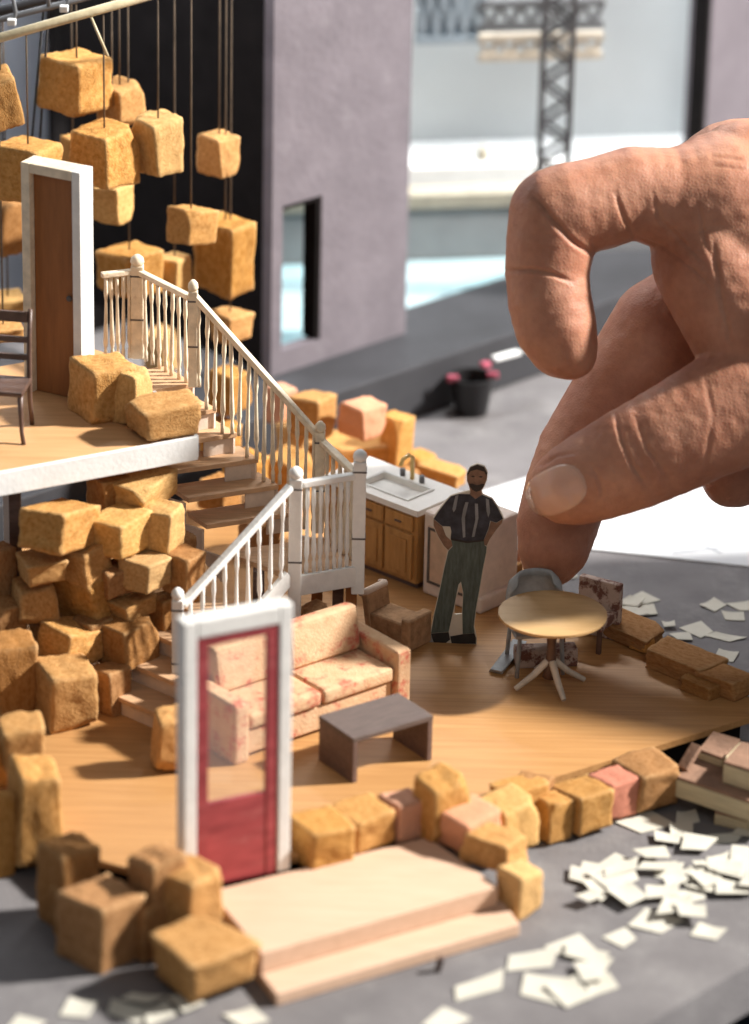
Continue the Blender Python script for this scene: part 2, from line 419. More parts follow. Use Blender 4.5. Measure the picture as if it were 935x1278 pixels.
th = thing('proscenium_wall', w0 + wd * tC, 'lavender grey wall beyond the knuckles of the hand with a dark edge', 'wall')
wall_panel(tC + 0.06, tC + 9, zb, 9, 0.32).build('wall_slab', M['purple'], th, th.location)
wall_panel(tC, tC + 0.058, zb, 9, 0.22, 0.01).build('dark_edge', M['black'], th, th.location)
tag(wall_panel(tB + 0.01, tC - 0.01, 5.05, 8.6, 0.3, -0.7).build('lintel', M['black']), 'black beam across the top of the bright opening', 'lintel')

# black flat with added panels coloured as light patches, blue-grey wall behind
BO = -3.4
def wlo(px, off):                        # as wl(), on a line set back by off
    lo, hi = -24.0, 34.0
    for _ in range(50):
        mid = (lo + hi) / 2
        d = RT_ @ (w0 + wd * mid + wn * off - CAM)
        if PW / 2 + FPX * d.x / -d.z < px: lo = mid
        else: hi = mid
    return mid
RT_ = ROT.transposed()
def zat(px, py, t, off=0.0):             # height on the wall line of a spot in the picture
    q = w0 + wd * t + wn * off
    return PY(px, py, q.y).z
t_bl = wlo(70, BO)
fl = thing('black_flat', w0 + wd * t_bl + wn * BO, 'tall black scenery flat behind the hanging blocks', 'scenery flat')
bm_ = MB()
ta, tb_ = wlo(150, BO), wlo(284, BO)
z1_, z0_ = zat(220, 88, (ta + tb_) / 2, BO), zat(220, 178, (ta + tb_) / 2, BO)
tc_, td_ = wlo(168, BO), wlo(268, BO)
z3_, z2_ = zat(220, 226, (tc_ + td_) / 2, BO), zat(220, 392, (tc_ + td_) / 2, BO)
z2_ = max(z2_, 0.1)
tE = wlo(338, BO) + 0.6
ZF = 0.003
wall_panel(t_bl, tE, ZF, 9, 0.1, BO, bm_)
bm_.build('flat_panel', M['black'], fl, fl.location)
tag(wall_panel(ta, tb_, z0_, z1_, 0.06, BO + 0.09).build('upper_light_patch', M['bluegrey'], None, fl.location), 'blue grey panel standing for a light patch high on the black flat behind the hanging blocks', 'board')  # added panel, its colour stands in for light falling on the flat
tag(wall_panel(tc_, td_, z2_, z3_, 0.06, BO + 0.09).build('lower_light_patch', M['bluegrey'], None, fl.location), 'blue grey panel standing for a light patch on the black flat behind the stair newel post', 'board')  # second added panel with the patch of light put into its colour
tag(wall_panel(-20, tE, ZF, 9, 0.2, BO - 1.3).build('back_wall', M['bluegrey']), 'blue grey back wall of the model box behind the blocks', 'wall')
rt_ = thing('side_return', w0 + wd * (tA + 0.02) - wn * 0.15, 'black return panel running back from the lavender wall', 'panel')
p0 = w0 + wd * (tA + 0.01) - wn * 0.145; p1 = p0 - wn * 3.1
MB().prism([p0, p0 + wd * 0.08, p1 + wd * 0.08, p1], ZG + 0.004, 9).build('return_panel', M['black'], rt_, rt_.location)

# bright side beyond the opening: lines nearly square to the view
fd_ = V(math.cos(R(9)), math.sin(R(9)), 0); fn_ = V(-fd_.y, fd_.x, 0)
F0 = P(600, 322, 0.56); F0.z = 0
def fr(t, off, z):
    q = F0 + fd_ * t + fn_ * off; return V(q.x, q.y, z)
def farbox(name, m, t0, t1, o0, o1, z0, z1):
    l = [fr(t0, o0, 0), fr(t1, o0, 0), fr(t1, o1, 0), fr(t0, o1, 0)]
    return MB(0.01).prism(l, z0, z1).build(name, m)
def zrow(t, off, py):
    q = fr(t, off, 0); return PY(600, py, q.y).z
c0 = wn * -0.57
tl = [w0 + wd * (tA + 0.35) + c0, w0 + wd * 5.4 + c0, fr(3.4, -0.02, 0), fr(-2.6, -0.02, 0)]
tag(MB(0.01).prism(tl, 0.003, 0.56).build('pale_table', M['cyan']), 'pale blue table surface beyond the wall opening', 'table')
zt_ = zrow(0, 0.0, 258)
tag(farbox('storage_box', M['midgrey'], -4, 3.4, 0.0, 0.5, 0.003, zt_), 'long grey box standing behind the pale blue table', 'box')
tag(farbox('tan_strip', M['tanedge'], -4, 3.4, -0.03, 0.3, zt_ + 0.002, zrow(0, 0, 240)), 'thin tan strip along the top of the grey box', 'strip')
zs_ = zrow(0, 0.55, 206)
tag(farbox('window_sill', M['whitecard'], -4, 3.4, 0.52, 1.4, 0.003, zs_), 'white sill running behind the long grey box', 'sill')
tag(farbox('pale_screen', M['palewall'], -5, 3.4, 1.43, 1.6, 0.003, 9), 'large pale grey screen beyond the opening', 'screen')
kq = fr(0.12, 0.70, zs_ + 0.002)
tag(MB(smooth=True).lathe([(0.05, 0), (0.09, 0.06), (0.06, 0.14), (0.02, 0.18)], 14, (0, 0, 0)).build('sill_knob', M['tanedge'], None, None), 'small dark knob standing on the white sill', 'knob').location = kq

# lattice tower and rig
def on_line(px, off):
    lo, hi = -12.0, 30.0
    for _ in range(50):
        mid = (lo + hi) / 2
        d = ROT.transposed() @ (fr(mid, off, 4.0) - CAM)
        if PW / 2 + FPX * d.x / -d.z < px: lo = mid
        else: hi = mid
    return mid
tt = on_line(699, -1.2); base = fr(tt, -1.2, 0.563)
tw = thing('lattice_tower', base, 'dark steel lattice tower standing in the bright opening', 'tower')
h = 0.155
def lattice(mb, z0, z1, half, step):
    for sx in (-1, 1):
        for sy in (-1, 1):
            mb.beam((sx * half, sy * half, z0), (sx * half, sy * half, z1), 0.05, 0.05)
mb = MB(); lattice(mb, 0, 6.5, h, 0.3); mb.build('chord', M['steel'], tw)
i = 0; z = 0.0
while z < 6.3:
    s = 1 if i % 2 else -1
    mb = MB()
    for (p, q) in (((-h * s, -h), (h * s, -h)), ((-h * s, h), (h * s, h)), ((-h, -h * s), (-h, h * s)), ((h, -h * s), (h, h * s))):
        mb.beam((p[0], p[1], z), (q[0], q[1], z + 0.22), 0.04, 0.04)
    mb.build('brace', M['steel'], tw)
    z += 0.22; i += 1
def rig(px0, px1, py0, py1, off, name, m, label, bars):
    t0, t1 = on_line(px0, off), on_line(px1, off)
    q0 = fr(t0, off, 0)
    zt, zb_ = zrow((t0 + t1) / 2, off, py0), zrow((t0 + t1) / 2, off, py1)
    th = thing(name, fr((t0 + t1) / 2, off, zb_), label, 'rig')
    for zz in (zb_, zt): MB().beam(fr(t0, off, zz), fr(t1, off, zz), 0.08, 0.08).build('truss_chord', m, th, th.location)
    for i in range(bars):
        ta_ = t0 + (t1 - t0) * i / bars; tb2 = t0 + (t1 - t0) * (i + 1) / bars
        mb = MB(); mb.beam(fr(ta_, off, zb_ if i % 2 else zt), fr(tb2, off, zt if i % 2 else zb_), 0.05, 0.05); mb.build('brace', m, th, th.location)
    return th, t0, t1, zt, zb_
rig(520, 608, -22, 50, -0.6, 'mesh_panel', M['steelblue'], 'blue grey gridded rig panel high beside the lavender wall', 10)
rig(600, 755, 44, 68, -0.8, 'lighting_truss', M['palemetal'], 'pale lighting truss crossing behind the lattice tower', 12)
rig(600, 755, 2, 30, -0.6, 'lighting_truss', M['steel'], 'dark lighting truss above the pale one behind the tower', 12)
t0, t1 = on_line(522, -0.5), on_line(606, -0.5)
tag(MB().prism([fr(t0, -0.5, 0), fr(t1, -0.5, 0), fr(t1, -0.45, 0), fr(t0, -0.45, 0)], zrow(0, -0.5, 42), zrow(0, -0.5, -40)).build('rig_board', M['steelblue']), 'blue grey board hung behind the gridded rig panel', 'board')

# ------------------------------------------------------------------ white drawing sheet, black cup
pts = [P(*p, 0.006) for p in [(572, 624), (700, 584), (1010, 512), (1010, 716), (729, 686), (640, 672)]]
sh = thing('drawing_sheet', pts[0], 'large white drawing sheet with faint pencil lines behind the fingertips', 'paper')
MB().prism(pts, 0.003, 0.02).build('sheet', M['sheet'], sh, pts[0])
for (a, b_) in (((770, 662), (850, 652)), ((860, 668), (940, 655)), ((790, 640), (900, 690)), ((700, 640), (760, 680)), ((840, 690), (930, 680))):
    MB().beam(P(*a, 0.022), P(*b_, 0.022), 0.035, 0.003).build('pencil_line', M['pencil'], sh, pts[0])
cp = P(588, 515, 0)
cu = thing('black_cup', cp, 'small black cup with pink tape on its rim on the grey board', 'cup')
MB(smooth=False).lathe([(0.17, 0), (0.235, 0.42), (0.21, 0.42), (0.15, 0.04)], 24).build('cup_body', M['cup'], cu)
for an in (0.2, 3.5):
    mb = MB(0.02)
    mb.box((0.22 * math.cos(an), 0.22 * math.sin(an) - 0.02, 0.42), (0.12, 0.06, 0.07)); mb.build('tape', M['pinktape'], cu)
q = P(640, 447, ZG)
tag(MB(0.01).box(P(632, 446, ZG) + V(0, 0, 0.022), (0.34, 0.09, 0.04), Matrix.Rotation(R(38), 3, 'Z')).build('white_label', M['whitecard']), 'white label strip beside the pink scrap on the charcoal ledge', 'label')
tag(MB(0.01).box(P(668, 436, ZG) + V(0, 0, 0.022), (0.30, 0.09, 0.04), Matrix.Rotation(R(38), 3, 'Z')).build('white_label', M['whitecard']), 'white label strip on the ledge next to the fingertip', 'label')
tag(MB(0.01).box(P(606, 458, ZG) + V(0, 0, 0.027), (0.09, 0.09, 0.05), Matrix.Rotation(R(38), 3, 'Z')).build('pink_scrap', M['pinktape']), 'tiny pink scrap on the charcoal ledge behind the cup', 'scrap')

# ------------------------------------------------------------------ deck
deck_px = [(745, 768), (966, 886), (680, 974), (600, 1000), (540, 1016), (370, 1068), (225, 1090), (165, 1085), (110, 1070), (50, 1015), (-100, 985), (-100, 720),
           (250, 620), (440, 545), (540, 596), (640, 690)]
dk = [P(x, y, ZD) for x, y in deck_px]
tag(MB().prism(dk, ZD - 0.06, ZD).build('stage_floor', M['oak']), 'honey oak stage floor of the model', None, None, 'structure')
cen = sum(dk, V(0, 0, 0)) / len(dk)
inner = [cen + (p - cen) * 0.93 for p in dk]
tag(MB().prism(inner, 0.002, ZD - 0.062).build('floor_base', M['black']), 'black base under the stage floor', None, None, 'structure')

# ------------------------------------------------------------------ porch
def zhexa(mb, top, z0, z1):
    b = [P(x, y, z1) for x, y in top]
    mb.prism(b, z0, z1); return mb
po = thing('porch_step', P(470, 1120, 0), 'pale balsa porch with a lower front step below the red door', 'porch')
zhexa(MB(0.012), [(262, 1112), (326, 1190), (622, 1106), (534, 1044)], 0.115, 0.30).build('porch_top', M['balsa'], po, po.location)
zhexa(MB(0.012), [(318, 1206), (345, 1241), (649, 1153), (623, 1118), (560, 1075), (300, 1145)], 0.004, 0.113).build('lower_step', M['balsa'], po, po.location)
q = P(546, 1212, 0)
tag(MB(0.01).beam(q, q + V(0.03, 0, 0.13), 0.05, 0.05).build('dark_peg', M['darkwood']), 'small dark peg standing before the porch step', 'peg')

# ------------------------------------------------------------------ red door in white frame
A, B_ = P(225, 1108, 0.305), P(357, 1080, 0.305)
yaw = math.atan2(B_.y - A.y, B_.x - A.x); wdt = (B_ - A).length
rd = thing('red_door', (A + B_) / 2, 'red front door with a big clear window set in a white frame', 'door', None, yaw)
H = 2.36; hw = wdt / 2; fw = 0.11; fd = 0.08
MB(0.012).bx(-hw, -hw + fw, -fd, fd, 0, H).build('jamb', M['white'], rd)
MB(0.012).bx(hw - fw, hw, -fd, fd, 0, H).build('jamb', M['white'], rd)
MB(0.012).bx(-hw + fw + 0.002, hw - fw - 0.002, -fd, fd, H - 0.15, H).build('frame_head', M['white'], rd)
lx0, lx1, lz1 = -hw + fw + 0.006, hw - fw - 0.006, H - 0.156
st = 0.095
lf = MB(0.006)
lf.bx(lx0, lx0 + st, -0.070, -0.010, 0.0, lz1).bx(lx1 - st, lx1, -0.070, -0.010, 0.0, lz1)
lf = lf.build('door_stile', M['red'], rd)
MB(0.006).bx(lx0 + st, lx1 - st, -0.070, -0.010, lz1 - 0.075, lz1).build('top_rail', M['red'], rd)
MB(0.004).bx(lx0 + st, lx1 - st, -0.064, -0.016, 0.0, 0.74).build('door_panel', M['red'], rd)
MB().bx(lx0 + st, lx1 - st, -0.046, -0.034, 0.742, lz1 - 0.077).build('window_pane', M['acetate'], rd)

# ------------------------------------------------------------------ platform
plat_px = [(-70, 601), (243, 544), (150, 446), (118, 436), (-70, 470)]
pp = [P(x, y, ZP) for x, y in plat_px]
pf = thing('upper_platform', P(120, 520, ZP - 0.2), 'raised wooden platform with a white front edge on posts', 'platform')
MB().prism(pp, ZP - 0.05, ZP).build('floor_board', M['oak_plat'], pf, pf.location)
a, b_ = pp[0], pp[1]; dr = (b_ - a).normalized(); nn = V(dr.y, -dr.x, 0)
MB(0.006).prism([a + nn * 0.003, b_ + nn * 0.003 + dr * 0.01, b_ + nn * 0.05 + dr * 0.01, a + nn * 0.05], ZP - 0.21, ZP + 0.006).build('fascia', M['whitecard'], pf, pf.location)
a, b_ = pp[1], pp[2]; dr2 = (b_ - a).normalized(); n2 = V(dr2.y, -dr2.x, 0)
MB(0.006).prism([a + n2 * 0.003, b_ + n2 * 0.003, b_ + n2 * 0.04, a + n2 * 0.04], ZP - 0.21, ZP - 0.004).build('fascia', M['whitecard'], pf, pf.location)
for (x, y, m) in ((47, 612, 'darkwood'), (150, 590, 'darkwood'), (62, 606, 'whitecard'), (-40, 620, 'darkwood')):
    q = P(x, y, ZP - 0.21) - nn * (0.5 if m == 'darkwood' else 0.9)
    MB(0.006).bx(q.x - 0.05, q.x + 0.05, q.y - 0.05, q.y + 0.05, ZD + 0.002, ZP - 0.052).build('post', M[m], pf, pf.location)
# pale card panel tucked under the platform
q = P(95, 606, 2.0)
tag(MB(0.005).box(q + V(0, 0.9, -0.05), (0.62, 0.05, 0.34), Matrix.Rotation(R(20), 3, 'Z')).build('card_panel', M['appliance']), 'pinkish white card panel under the raised platform', 'panel')

# brown door in white frame on the platform
A, B_ = P(32, 487, ZP + 0.004), P(104, 503, ZP + 0.004)
yaw = math.atan2(B_.y - A.y, B_.x - A.x); wdt = (B_ - A).length
bd = thing('brown_door', (A + B_) / 2, 'closed brown wooden door in a white frame on the raised platform', 'door', None, yaw)
H = 2.16; hw = wdt / 2; fw = 0.085
MB(0.008).bx(-hw, -hw + fw, -0.02, 0.20, 0, H).build('jamb', M['cream'], bd)
MB(0.008).bx(hw - fw, hw, -0.02, 0.20, 0, H).build('jamb', M['white'], bd)
MB(0.008).bx(-hw + fw + 0.002, hw - fw - 0.002, -0.02, 0.20, H - 0.09, H).build('frame_head', M['cream'], bd)
lf = MB(0.004).bx(-hw + fw + 0.004, hw - fw - 0.004, 0.05, 0.11, 0.003, H - 0.094).build('door_leaf', M['doorbrown'], bd)
MB(0.008, smooth=True).lathe([(0.022, 0), (0.03, 0.02), (0.012, 0.035)], 12).build('handle', M['band'], lf).matrix_local = Matrix.Translation((hw - fw - 0.07, 0.05, 0.95)) @ Matrix.Rotation(R(90), 4, 'X')

# ladder back chair
def chair(loc, rz):
    c = thing('dining_chair', loc, 'small dark brown ladder back chair standing on the raised platform', 'chair', None, rz)
    MB(0.015).bx(-0.21, 0.21, -0.2, 0.2, 0.42, 0.465).build('seat', M['chairwood'], c)
    for sx in (-1, 1):
        MB().tube([(sx * 0.19, 0.24, 0), (sx * 0.185, 0.19, 0.25), (sx * 0.185, 0.18, 0.45), (sx * 0.185, 0.2, 0.8), (sx * 0.19, 0.24, 1.08)], [0.02, 0.022, 0.024, 0.022, 0.02], 8).build('rear_leg', M['chairwood'], c)
        MB().tube([(sx * 0.185, -0.17, 0.43), (sx * 0.19, -0.18, 0.25), (sx * 0.2, -0.2, 0.1), (sx * 0.225, -0.235, 0)], [0.026, 0.022, 0.018, 0.02], 8).build('front_leg', M['chairwood'], c)
    for z, y in ((0.62, 0.19), (0.78, 0.2), (0.96, 0.222)):
        MB(0.008).bx(-0.17, 0.17, y - 0.015, y + 0.015, z, z + (0.1 if z > 0.9 else 0.055)).build('back_slat', M['chairwood'], c)
    return c
chair(P(6, 540, ZP), R(-8))

# ------------------------------------------------------------------ staircase
sc_ = thing('staircase', P(370, 860, ZD), 'wooden turned staircase with cream and white balustrades up to the platform', 'staircase')
SO = sc_.location
def sp(mb, name, m): return mb.build(name, M[m], sc_, SO)
# lower flight
lef0 = P(130, 862, 0.53); run_px = (29, -36)
foot_r = P(222, 884, ZD)
Lz = [ZD + 0.18 * (i + 1) for i in range(5)]
Ll = [P(130 + 29 * i, 862 - 36 * i, Lz[i]) for i in range(5)]
up_dir = (Ll[4] - Ll[0]); up_dir.z = 0; runl = up_dir.length / 4; up_dir.normalize()
across = V(up_dir.y, -up_dir.x, 0)
wid = 0.92
for i in range(4):
    q = Ll[i]
    l = [q, q + across * wid, q + across * wid + up_dir * (runl + 0.04), q + up_dir * (runl + 0.04)]
    sp(MB(0.006).prism(l, Lz[i] - 0.045, Lz[i]), 'tread', 'tread')
    l = [q + up_dir * 0.03 + across * 0.03, q + up_dir * 0.03 + across * (wid - 0.03), q + up_dir * 0.055 + across * (wid - 0.03), q + up_dir * 0.055 + across * 0.03]
    sp(MB().prism(l, Lz[i] - 0.18 + 0.002, Lz[i] - 0.047), 'riser', 'stringer')
# landing
LA, LB, LC_, LD_ = P(279, 688, ZL), P(368, 720, ZL), P(447, 707, ZL), P(404, 670, ZL)
sp(MB(0.004).prism([LA, LB, LC_, LD_], ZL - 0.05, ZL), 'landing_board', 'tread')
def fascia(a, b, z0, z1, m, th=0.045):
    d = (b - a); d.z = 0; d.normalize(); n = V(d.y, -d.x, 0)
    sp(MB(0.005).prism([a + n * 0.004, b + n * 0.004, b + n * th, a + n * th], z0, z1), 'fascia', m)
fascia(LB, LC_, ZL - 0.17, ZL + 0.02, 'white')
# newels
def newel(q, z0, z1, m, w=0.11, ball=True):
    sp(MB(0.012).bx(q.x - w / 2, q.x + w / 2, q.y - w / 2, q.y + w / 2, z0, z1), 'newel_post', m)
    cp_ = MB(smooth=True)
    cp_.lathe([(w * 0.45, z1 + 0.002), (w * 0.56, z1 + 0.03), (w * 0.5, z1 + 0.07), (w * 0.2, z1 + 0.10)], 12, (q.x, q.y, 0))
    sp(cp_, 'newel_cap', m)
    for zz in (z1 - 0.10, z0 + (z1 - z0) * 0.42):
        sp(MB().bx(q.x - w / 2 - 0.004, q.x + w / 2 + 0.004, q.y - w / 2 - 0.004, q.y + w / 2 + 0.004, zz, zz + 0.015), 'newel_band', 'band')
def along(a, b, f): return a + (b - a) * f
def spindle(a, zb, zt, m):
    h_ = zt - zb
    r = 0.021
    pr = [(0, r * .9), (0.10, r * .9), (0.14, r * .55), (0.22, r * 1.15), (0.45, r * .85), (0.72, r * .6), (0.80, r * 1.05), (0.88, r * .9), (1, r * .9)]
    j = V(random.uniform(-.008, .008), random.uniform(-.008, .008), 0)
    sp(MB().tube([V(a.x, a.y, zb + h_ * f) + j * (f - .5) * 2 for f, _ in pr], [q for _, q in pr], 7), 'baluster', m)
def rail(a, b, m, w=0.075, h=0.06):
    sp(MB(0.012).beam(a, b, w, h), 'handrail', m)
RH = 0.88
# lower flight balustrade (white): foot newel NA to landing newel LB
NA = V(foot_r.x, foot_r.y, ZD)
newel(NA, ZD + 0.002, ZD + 1.05, 'white', 0.10)
newel(LB, ZL - 0.42, ZL + 0.95, 'white', 0.115)
newel(LC_, ZL - 0.25, ZL + 1.02, 'white', 0.115)
d = (LB - NA); d.z = 0; d.normalize()
pa, pb = NA + d * 0.05 + V(0, 0, 0.98), V(LB.x, LB.y, ZL) - d * 0.06 + V(0, 0, RH)
rail(pa, pb, 'white')
for i in range(9):
    f = (i + 0.7) / 9.4
    q = along(pa, pb, f)
    zst = ZD + 0.02 + (ZL - ZD) * min(1, f * 0.95 + 0.08)
    spindle(q, zst, q.z - 0.028, 'white')
sp(MB(0.006).beam(V(pa.x, pa.y, ZD + 0.10), V(pb.x, pb.y, ZL + 0.02), 0.05, 0.14), 'stringer', 'white')
d = (LC_ - LB).normalized()
pa, pb = LB + d * 0.06 + V(0, 0, RH), LC_ - d * 0.06 + V(0, 0, RH)
rail(pa, pb, 'white')
for i in range(7):
    q = along(pa, pb, (i + 0.8) / 7.6); spindle(q, ZL + 0.022, q.z - 0.03, 'white')
# back balustrade of the landing (cream)
ND = P(398, 664, ZL)
newel(ND, ZL + 0.002, ZL + 0.98, 'cream', 0.09)
d = (LC_ - ND).normalized()
pa, pb = ND + d * 0.05 + V(0, 0, RH + .02), LC_ - d * 0.06 + V(0, 0, RH - .02)
rail(pa, pb, 'cream', 0.07, 0.05)
for i in range(5):
    q = along(pa, pb, (i + 0.8) / 5.6); spindle(q, ZL + 0.002, q.z - 0.025, 'cream')
# posts below landing
for q, m in ((along(LB, LC_, 0.72) + V(-0.02, 0.28, 0), 'darkwood'), (along(LA, LB, 0.5), 'darkwood'), (LD_ + V(-0.05, -0.08, 0), 'doorbrown'), (along(LB, LC_, 0.9) + V(0, 0.1, 0), 'doorbrown')):
    sp(MB(0.005).bx(q.x - 0.05, q.x + 0.05, q.y - 0.05, q.y + 0.05, ZD + 0.002, ZL - 0.052), 'landing_post', m)
# upper flight
RZ = [ZL + 0.2 * i for i in range(7)]
RR = [(402, 670), (375, 638), (348, 605), (323, 572), (296, 540), (271, 509), (243, 478)]
RL = [(281, 689), (258, 655), (235, 622), (208, 588), (228, 551), (212, 521), (182, 489)]
for i in range(1, 7):
    r, l = P(*RR[i], RZ[i]), P(*RL[i], RZ[i])
    dd = (r - l); dd.z = 0; dd.normalize(); bk = V(-dd.y, dd.x, 0)
    dep = 0.34 if i < 6 else 0.5
    sp(MB(0.005).prism([l, r, r + bk * dep + dd * -0.06, l + bk * dep + dd * -0.06], RZ[i] - 0.045, RZ[i]), 'tread', 'tread')
    # quarter riser cheek at the rail side
    a = r + dd * -0.01 + bk * 0.03
    sp(MB().prism([a, a - dd * 0.30, a - dd * 0.30 + bk * 0.02, a + bk * 0.02], RZ[i - 1] + 0.002, RZ[i] - 0.047), 'riser_cheek', 'stringer')
# left stringer of the upper flight (sawtooth) and rail side stringer
def saw(pxs, idx, out, name, m):
    pts = [P(*pxs[i], RZ[i]) for i in idx]
    d = pts[-1] - pts[0]; d.z = 0; d.normalize(); n = V(d.y, -d.x, 0)
    if n.x * out < 0: n = -n
    prof = []
    base = pts[0]
    for i, k_ in enumerate(idx):
        t = (pts[i] - base).dot(d)
        if i: prof.append((t + 0.02, RZ[k_ - 1] - 0.047))
        prof.append((t + 0.02, RZ[k_] - 0.047))
    tl = prof[-1][0] + 0.2
    prof.append((tl, prof[-1][1])); prof.append((tl, prof[-1][1] - 0.22)); prof.append((0.02, prof[0][1] - 0.24))
    loop = [V(base.x, base.y, 0) + d * t + V(0, 0, z) for t, z in prof]
    sp(MB().slabpoly([loop], n, 0.03), name, m)
saw(RL, [0, 1, 2, 3], -1, 'stringer', 'stringer')
saw(RR, [0, 1, 2, 3, 4, 5, 6], 1, 'stringer', 'stringer')
# upper balustrade
NE = P(241, 482, ZP); NF = P(172, 446, ZP); NG = P(121, 452, ZP)
newel(NE, ZP + 0.002, ZP + 0.92, 'cream', 0.085); newel(NF, ZP + 0.002, ZP + 0.90, 'cream', 0.115)
pa, pb = V(NE.x, NE.y, ZP + 0.88), V(ND.x, ND.y, ZL + 0.92)
rail(pa, pb, 'cream', 0.065, 0.055)
for i in range(15):
    f = (i + 0.7) / 15.4
    q = along(pa, pb, f)
    k_ = 6 - f * 6
    spindle(q, max(ZL, ZL + 0.2 * math.floor(k_ + 0.3)) + 0.002, q.z - 0.026, 'cream')
for (a, b_, n) in ((NF, NE, 7), (NG, NF, 5)):
    d = (b_ - a).normalized()
    pa, pb = a + d * 0.05 + V(0, 0, 0.84), b_ - d * 0.04 + V(0, 0, 0.84)
    rail(pa, pb, 'cream', 0.065, 0.05)
    for i in range(n):
        q = along(pa, pb, (i + 0.7) / (n + 0.4)); spindle(q, ZP + 0.002, q.z - 0.024, 'cream')

# ------------------------------------------------------------------ sofa
A, B_ = P(293, 957, ZD), P(513, 881, ZD)
yaw = math.atan2(B_.y - A.y, B_.x - A.x); ln = (B_ - A).length
so = thing('sofa', (A + B_) / 2, 'peach floral two seat sofa with square arms behind the red door', 'sofa', None, yaw)
hl = ln / 2; dp = 0.80
MB(0.03, 3).bx(-hl + 0.17, hl - 0.17, 0.06, dp - 0.04, 0.03, 0.27).build('base', M['sofa'], so)
for s in (-1, 1):
    MB(0.04, 3).bx(s * hl, s * (hl - 0.165), 0, dp, 0.0, 0.56).build('arm', M['sofa'], so)
    mb = MB(0.05, 3).bx(s * 0.005, s * (hl - 0.175), 0.02, dp - 0.2, 0.275, 0.42); mb.build('seat_cushion', M['sofa'], so)
    mb = MB(0.06, 3); m3 = Matrix.Rotation(R(-10), 3, 'X')
    mb.box((s * (hl - 0.17) / 2, dp - 0.22, 0.62), (hl - 0.19, 0.17, 0.42), m3); mb.build('back_cushion', M['sofa'], so)
MB(0.04, 3).bx(-hl + 0.17, hl - 0.17, dp - 0.13, dp + 0.02, 0.03, 0.74).build('backrest', M['sofa'], so)

# coffee table
A, B_ = P(440, 978, ZD), P(534, 944, ZD)
yaw = R(35); ct = thing('coffee_table', A, 'low dark brown coffee table with slab ends before the sofa', 'coffee table', None, yaw)
ln, dp, hh = 0.82, 0.52, 0.42
MB(0.006).bx(0, ln, 0, dp, hh - 0.045, hh).build('table_top', M['tablegrey'], ct)
MB(0.005).bx(0.003, 0.05, 0.003, dp - 0.003, 0, hh - 0.047).build('end_panel', M['darkwood'], ct)
MB(0.005).bx(ln - 0.05, ln - 0.003, 0.003, dp - 0.003, 0, hh - 0.047).build('end_panel', M['darkwood'], ct)

# brown armchair
q = P(484, 806, ZD)
ac = thing('brown_armchair', q, 'worn brown armchair with a curved back beyond the sofa arm', 'armchair', None, R(-38))
ac.scale = (0.74, 0.74, 0.80)
MB(0.04, 3).bx(-0.30, 0.30, 0.0, 0.42, 0.0, 0.33).build('seat', M['brownfab'], ac)
MB(0.04, 3).bx(0.20, 0.34, -0.02, 0.44, 0.0, 0.40).build('arm', M['brownfab'], ac)
mb = MB(0.03, 3)
mb.box((-0.33, 0.2, 0.28), (0.10, 0.42, 0.52), Matrix.Rotation(R(-10), 3, 'Y')); mb.build('backrest', M['brownfab'], ac)
MB(smooth=True).tube([(-0.45, 0.0, 0.53), (-0.37, 0.02, 0.56), (-0.36, 0.38, 0.56), (-0.45, 0.4, 0.53)], 0.045, 8).build('back_roll', M['stringer'], ac)

# ------------------------------------------------------------------ kitchen: sink unit and washing machine
Bd = V(math.cos(R(-42)), math.sin(R(-42)), 0)         # along the fronts
q = P(519, 737, ZD)
yaw = R(-42)
sk = thing('sink_unit', q, 'wooden sink cabinet with a white basin top and brass tap', 'sink unit', None, yaw)
L_, dp, hh = 1.15, 0.60, 0.80
MB(0.006).bx(-L_, 0, 0, dp, 0.06, hh - 0.04).build('carcass', M['cabinet'], sk)
MB().bx(-L_ + .02, -0.02, 0.04, dp, 0.0, 0.058).build('plinth', M['darkwood'], sk)
for i in range(3):
    x0 = -L_ + 0.04 + i * 0.365; x1 = x0 + 0.335
    dr_ = MB(0.008).bx(x0, x1, -0.025, -0.002, 0.10, 0.55).build('cupboard_door', M['cabinet'], sk)
    MB(0.008).bx(x0 + 0.06, x1 - 0.06, -0.036, -0.027, 0.16, 0.49).build('door_panel', M['cabinet'], dr_)
    dw = MB(0.008).bx(x0, x1, -0.025, -0.002, 0.58, 0.73).build('drawer_front', M['cabinet'], sk)
    MB(0.006).bx((x0 + x1) / 2 - 0.04, (x0 + x1) / 2 + 0.04, -0.045, -0.027, 0.645, 0.66).build('handle', M['darkwood'], dw)
# counter with a basin opening
cx0, cx1, cy0, cy1 = -L_ - 0.02, 0.03, -0.04, dp + 0.02
bx0, bx1, by0, by1 = -0.80, -0.22, 0.10, 0.42
mb = MB()
for (x0, x1, y0, y1) in ((cx0, bx0, cy0, cy1), (bx1, cx1, cy0, cy1), (bx0, bx1, cy0, by0), (bx0, bx1, by1, cy1)):
    mb.bx(x0, x1, y0, y1, hh - 0.038, hh + 0.02)
bmesh.ops.remove_doubles(mb.bm, verts=mb.bm.verts[:], dist=1e-5)
mb.build('counter_top', M['counter'], sk)
bs = MB()
bs.bx(bx0 + .002, bx1 - .002, by0 + .002, by1 - .002, hh - 0.035, hh - 0.03)
bs = bs.build('basin', M['sinkline'], sk)
rim = MB(0.006)
rim.bx(bx0 - .03, bx1 + .03, by0 - .03, by0, hh + .022, hh + .034).bx(bx0 - .03, bx1 + .03, by1, by1 + .03, hh + .022, hh + .034)
rim.bx(bx0 - .03, bx0, by0 + .001, by1 - .001, hh + .022, hh + .034).bx(bx1, bx1 + .03, by0 + .001, by1 - .001, hh + .022, hh + .034)
rim.build('basin_rim', M['sinkline'], sk)
